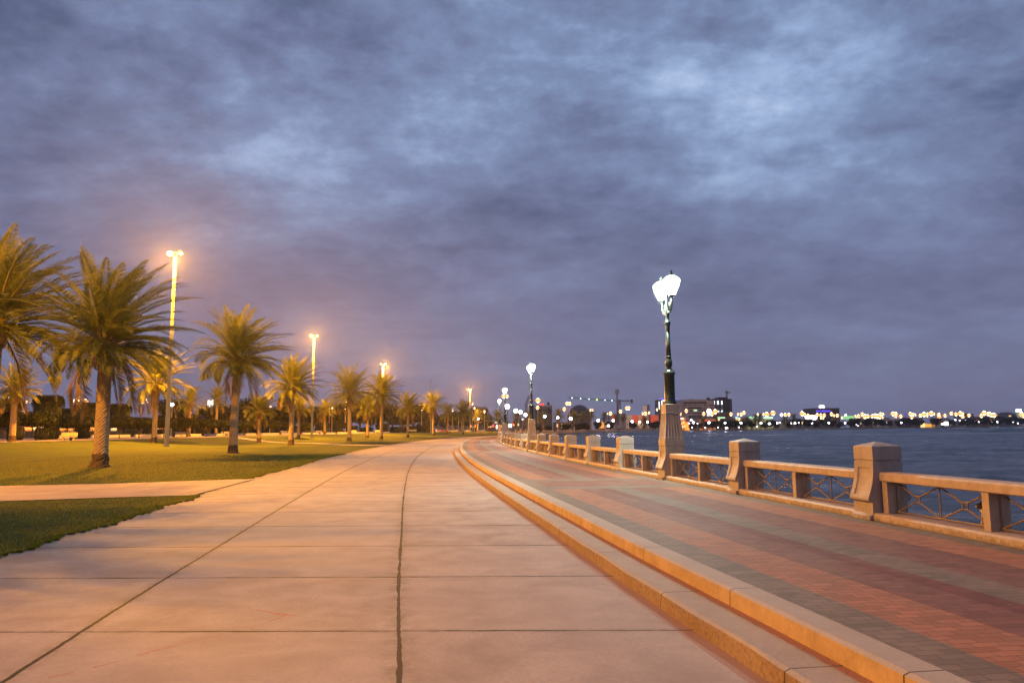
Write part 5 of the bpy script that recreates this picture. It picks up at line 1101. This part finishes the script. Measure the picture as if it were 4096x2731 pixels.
for x, D, ci, lab, rz, van in [(1746, 400, 0, 'white car at the left end of the parked cars', 1.3, True), (1762, 412, 1, 'silver car parked next to the white van', 1.2, False), (1777, 405, 4, 'reddish car among the parked cars', 1.3, False), (1789, 420, 0, 'tall white van seen between palm trunks', .3, True), (1812, 405, 1, 'silver car right of the leaning palm trunk', .1, False),
                               (1830, 410, 3, 'yellow car among the parked cars', 1.4, False), (1870, 425, 0, 'white saloon seen side on near the farthest lawn mast', 0.0, False), (1897, 440, 2, 'dark saloon right of the farthest lawn mast', 0.1, False), (1927, 450, 0, 'white car at the right end of the parked row', .2, False), (1958, 470, 4, 'small red car near the glowing shop signs', .2, False), (2302, 392, 2, 'dark car behind the bay balustrade', .1, False), (2335, 412, 1, 'silver car behind the bay balustrade near the palms', .1, False), (2478, 482, 2, 'dark car parked before the mall', .1, False)]:
    car(x, D, ci, lab, rz, van)
# lit shop signs seen past the fourth lamp
for nm, x0, x1, y0, y1, m, lab in (('red_flag_sign', 1970, 1977, 1694, 1708, E_RED, 'narrow red lit sign left of the farthest lamps'), ('blue_white_sign', 1980, 1992, 1686, 1693, E_WHITE, 'small bluish white lit sign left of the farthest lamps'), ('white_shop_sign', 1984, 1996, 1698, 1714, E_WHITE, 'white glowing shop sign low behind the balustrade'), ('white_double_sign', 2032, 2047, 1694, 1709, E_WHITE, 'white glowing shop sign behind the third lamp pedestal'), ('red_round_sign', 2048, 2054, 1692, 1702, E_RED, 'small red lit sign beside the white shop sign'), ('orange_shell_sign', 1914, 1925, 1672, 1688, E_ORANGE, 'orange lit round topped sign right of the farthest lawn mast'), ('white_banner', 1966, 1972, 1672, 1686, em('pale_banner', (.9, .75, .65), .5), 'pale lit vertical banner near the red sign')):
    sign(nm, x0, x1, y0, y1, 520, m, lab)
# jetty and moored platform on the far shore
j_ = empty('jetty', (at(3088, 1722, 500).x, 500, -1.3), 0, 'low dark jetty at the far shore below the lamps', 'jetty')
mb = MB(); mb.box((0, 0, 1.1), (13, 3, .4)); mb.build('deck', B_TOWER, j_)
for k in range(6): mb = MB(); mb.box((-6 + k * 2.4, -1.2, .4), (.3, .3, 2.0)); mb.build('pile', B_TOWER, j_)
mb = MB(); mb.tube([(-4, 0, 1.3), (-2, 0, 2.4), (4.6, 0, 2.4), (6, 0, 1.3)], .09, 5); mb.build('handrail', B_TOWER, j_)
# blue bag on the promenade
p = at(1995, 1750, 143); rng = random.Random(4)
mb = MB(); mb.loft(blob_rings(.22, .18, .13, 2.2, 12, 8, (0, 0, .12), .12, rng)); mb.tube([(-.05, 0, .22), (-.12, .02, .34), (-.02, 0, .40)], .02, 5)
o = mb.build('plastic_bag', noisy('blue_plastic', (.03, .12, .42), (.05, .18, .5), 6, .4), None, (p.x, 143, .3)); tag(o, 'small blue plastic bag lying on the far promenade paving', 'bag')
# bicycle on the lawn edge
p = at(1961, 1730, 300); bz = .05; r = empty('bicycle', (p.x, p.y, bz), .1, 'dark bicycle standing on the far edge of the lawn', 'bicycle')
def wheel(cx):
    mb = MB(); mb.tube([(cx + .34 * math.cos(a), 0, .36 + .34 * math.sin(a)) for a in [2 * math.pi * j / 20 for j in range(21)]], .035, 5)
    for k in range(8): a = k * .785; mb.tube([(cx, 0, .36), (cx + .34 * math.cos(a), 0, .36 + .34 * math.sin(a))], .008, 3)
    return mb.build('wheel', M_TYRE, r)
wheel(-.55); wheel(.55)
mb = MB()
for a, b_ in (((-.55, 0, .36), (-.1, 0, .36)), ((-.1, 0, .36), (-.25, 0, .85)), ((-.25, 0, .85), (.38, 0, .85)), ((-.1, 0, .36), (.38, 0, .8)), ((.36, 0, .95), (.55, 0, .36)), ((-.55, 0, .36), (-.25, 0, .82))): mb.tube([a, b_], .03, 6)
mb.build('frame', M_DARK, r); mb = MB(); mb.tube([(.30, -.28, 1.05), (.36, 0, 1.0), (.30, .28, 1.05)], .022, 5); mb.build('handlebar', M_DARK, r)
mb = MB(); mb.box((-.28, 0, .92), (.26, .14, .06)); mb.build('saddle', M_TYRE, r)
# ------------------------------------------------------------------ the cat behind the small pier
q, hb = bay_pose(-1); dr = np.array([-math.sin(hb), math.cos(hb)]); nr = np.array([math.cos(hb), math.sin(hb)])
c0 = q + dr * (DK / 2 + .345) + nr * .145
M_CAT = None
m, g, b_ = mat('cat_fur', None, .85, spec=.2); tcx = g.n('ShaderNodeTexCoord'); sx = g.n('ShaderNodeSeparateXYZ'); g.l(tcx.outputs['Object'], sx.inputs[0])
nz_ = g.math('MULTIPLY', g.math('SUBTRACT', g.noise(tcx.outputs['Object'], 22, 4, .6), .5), .06)
chest = g.math('MULTIPLY', g.math('GREATER_THAN', g.math('ADD', sx.outputs[1], nz_), .035), g.math('LESS_THAN', g.math('ADD', sx.outputs[2], nz_), .235))
muz = g.math('MULTIPLY', g.math('GREATER_THAN', g.math('ADD', sx.outputs[1], nz_), .105), g.math('LESS_THAN', sx.outputs[2], .285))
fur = g.mix(g.noise(tcx.outputs['Object'], 35, 4, .6), (.035, .032, .026), (.075, .065, .05)); g.l(g.mix(g.math('MAXIMUM', chest, muz), fur, (.62, .57, .50)), b_.inputs['Base Color'])
M_CAT = m
def skin(name, nodes, edges, root, material, parent, sub=2):
    me = bpy.data.meshes.new(name); me.from_pydata([n[:3] for n in nodes], edges, []); me.materials.append(material)
    o = link(name, me, parent); sk = o.modifiers.new('skin', 'SKIN'); sl_ = me.skin_vertices[0] if me.skin_vertices else None
    if sl_ is None:
        bpy.context.view_layer.update(); at_ = me.attributes
    for i, n in enumerate(nodes):
        v = me.skin_vertices[0].data[i]; v.radius = (n[3], n[3] if len(n) < 5 else n[4]); v.use_root = (i == root)
    ss = o.modifiers.new('sub', 'SUBSURF'); ss.levels = sub; ss.render_levels = sub
    return o
# sitting cat facing local +Y: haunch, chest, neck, head, muzzle, ears, fore legs, tail
nodes = [(0, -.10, .075, .075), (0, -.055, .13, .068), (0, .0, .18, .055), (0, .035, .225, .04), (0, .06, .265, .042), (0, .085, .275, .040), (0, .125, .262, .018),
         (-.028, .055, .305, .014), (-.036, .052, .335, .004), (.028, .055, .305, .014), (.036, .052, .335, .004),
         (-.032, .045, .12, .022), (-.034, .055, .05, .015), (-.034, .065, .014, .014), (.032, .045, .12, .022), (.034, .055, .05, .015), (.034, .065, .014, .014),
         (.055, -.03, .06, .035), (.06, .02, .02, .018), (-.055, -.03, .06, .035), (-.06, .02, .02, .018), (0, -.17, .03, .016), (.06, -.22, .018, .013), (.12, -.19, .016, .010)]
edges = [(0, 1), (1, 2), (2, 3), (3, 4), (4, 5), (5, 6), (4, 7), (7, 8), (4, 9), (9, 10), (2, 11), (11, 12), (12, 13), (2, 14), (14, 15), (15, 16), (0, 17), (17, 18), (0, 19), (19, 20), (0, 21), (21, 22), (22, 23)]
cat_r = empty('cat', (c0[0], c0[1], ZP + .116), hb + R(38), 'grey and white cat sitting behind the small balustrade pier at the right', 'cat')
body = skin('body', nodes, edges, 0, M_CAT, cat_r)
mb = MB(); mb.ball((-.018, .118, .284), .0065, 8, 6); mb.build('eye', emis('cat_eye', (.5, .7, .3), 0.0) if False else noisy('cat_eye', (.25, .35, .10), (.3, .4, .12), 4, .1), cat_r)
mb = MB(); mb.ball((.018, .118, .284), .0065, 8, 6); mb.build('eye', bpy.data.materials['cat_eye'], cat_r)

# ------------------------------------------------------------------ thin haze volume, added to make the lamps glow
HAZE = 0.00014
if HAZE:
    mb = MB(); mb.box((0, 1235, 36), (5100, 2750, 76.8)); hm = bpy.data.materials.new('lamp_glow_haze'); hm.use_nodes = True; ht = hm.node_tree; ht.nodes.clear()
    ho = ht.nodes.new('ShaderNodeOutputMaterial'); hv = ht.nodes.new('ShaderNodeVolumePrincipled'); hv.inputs['Density'].default_value = HAZE; hv.inputs['Color'].default_value = (.9, .9, .92, 1); hv.inputs['Anisotropy'].default_value = .74
    ht.links.new(hv.outputs[0], ho.inputs['Volume']); o = mb.build('haze', hm); o['kind'] = 'stuff'
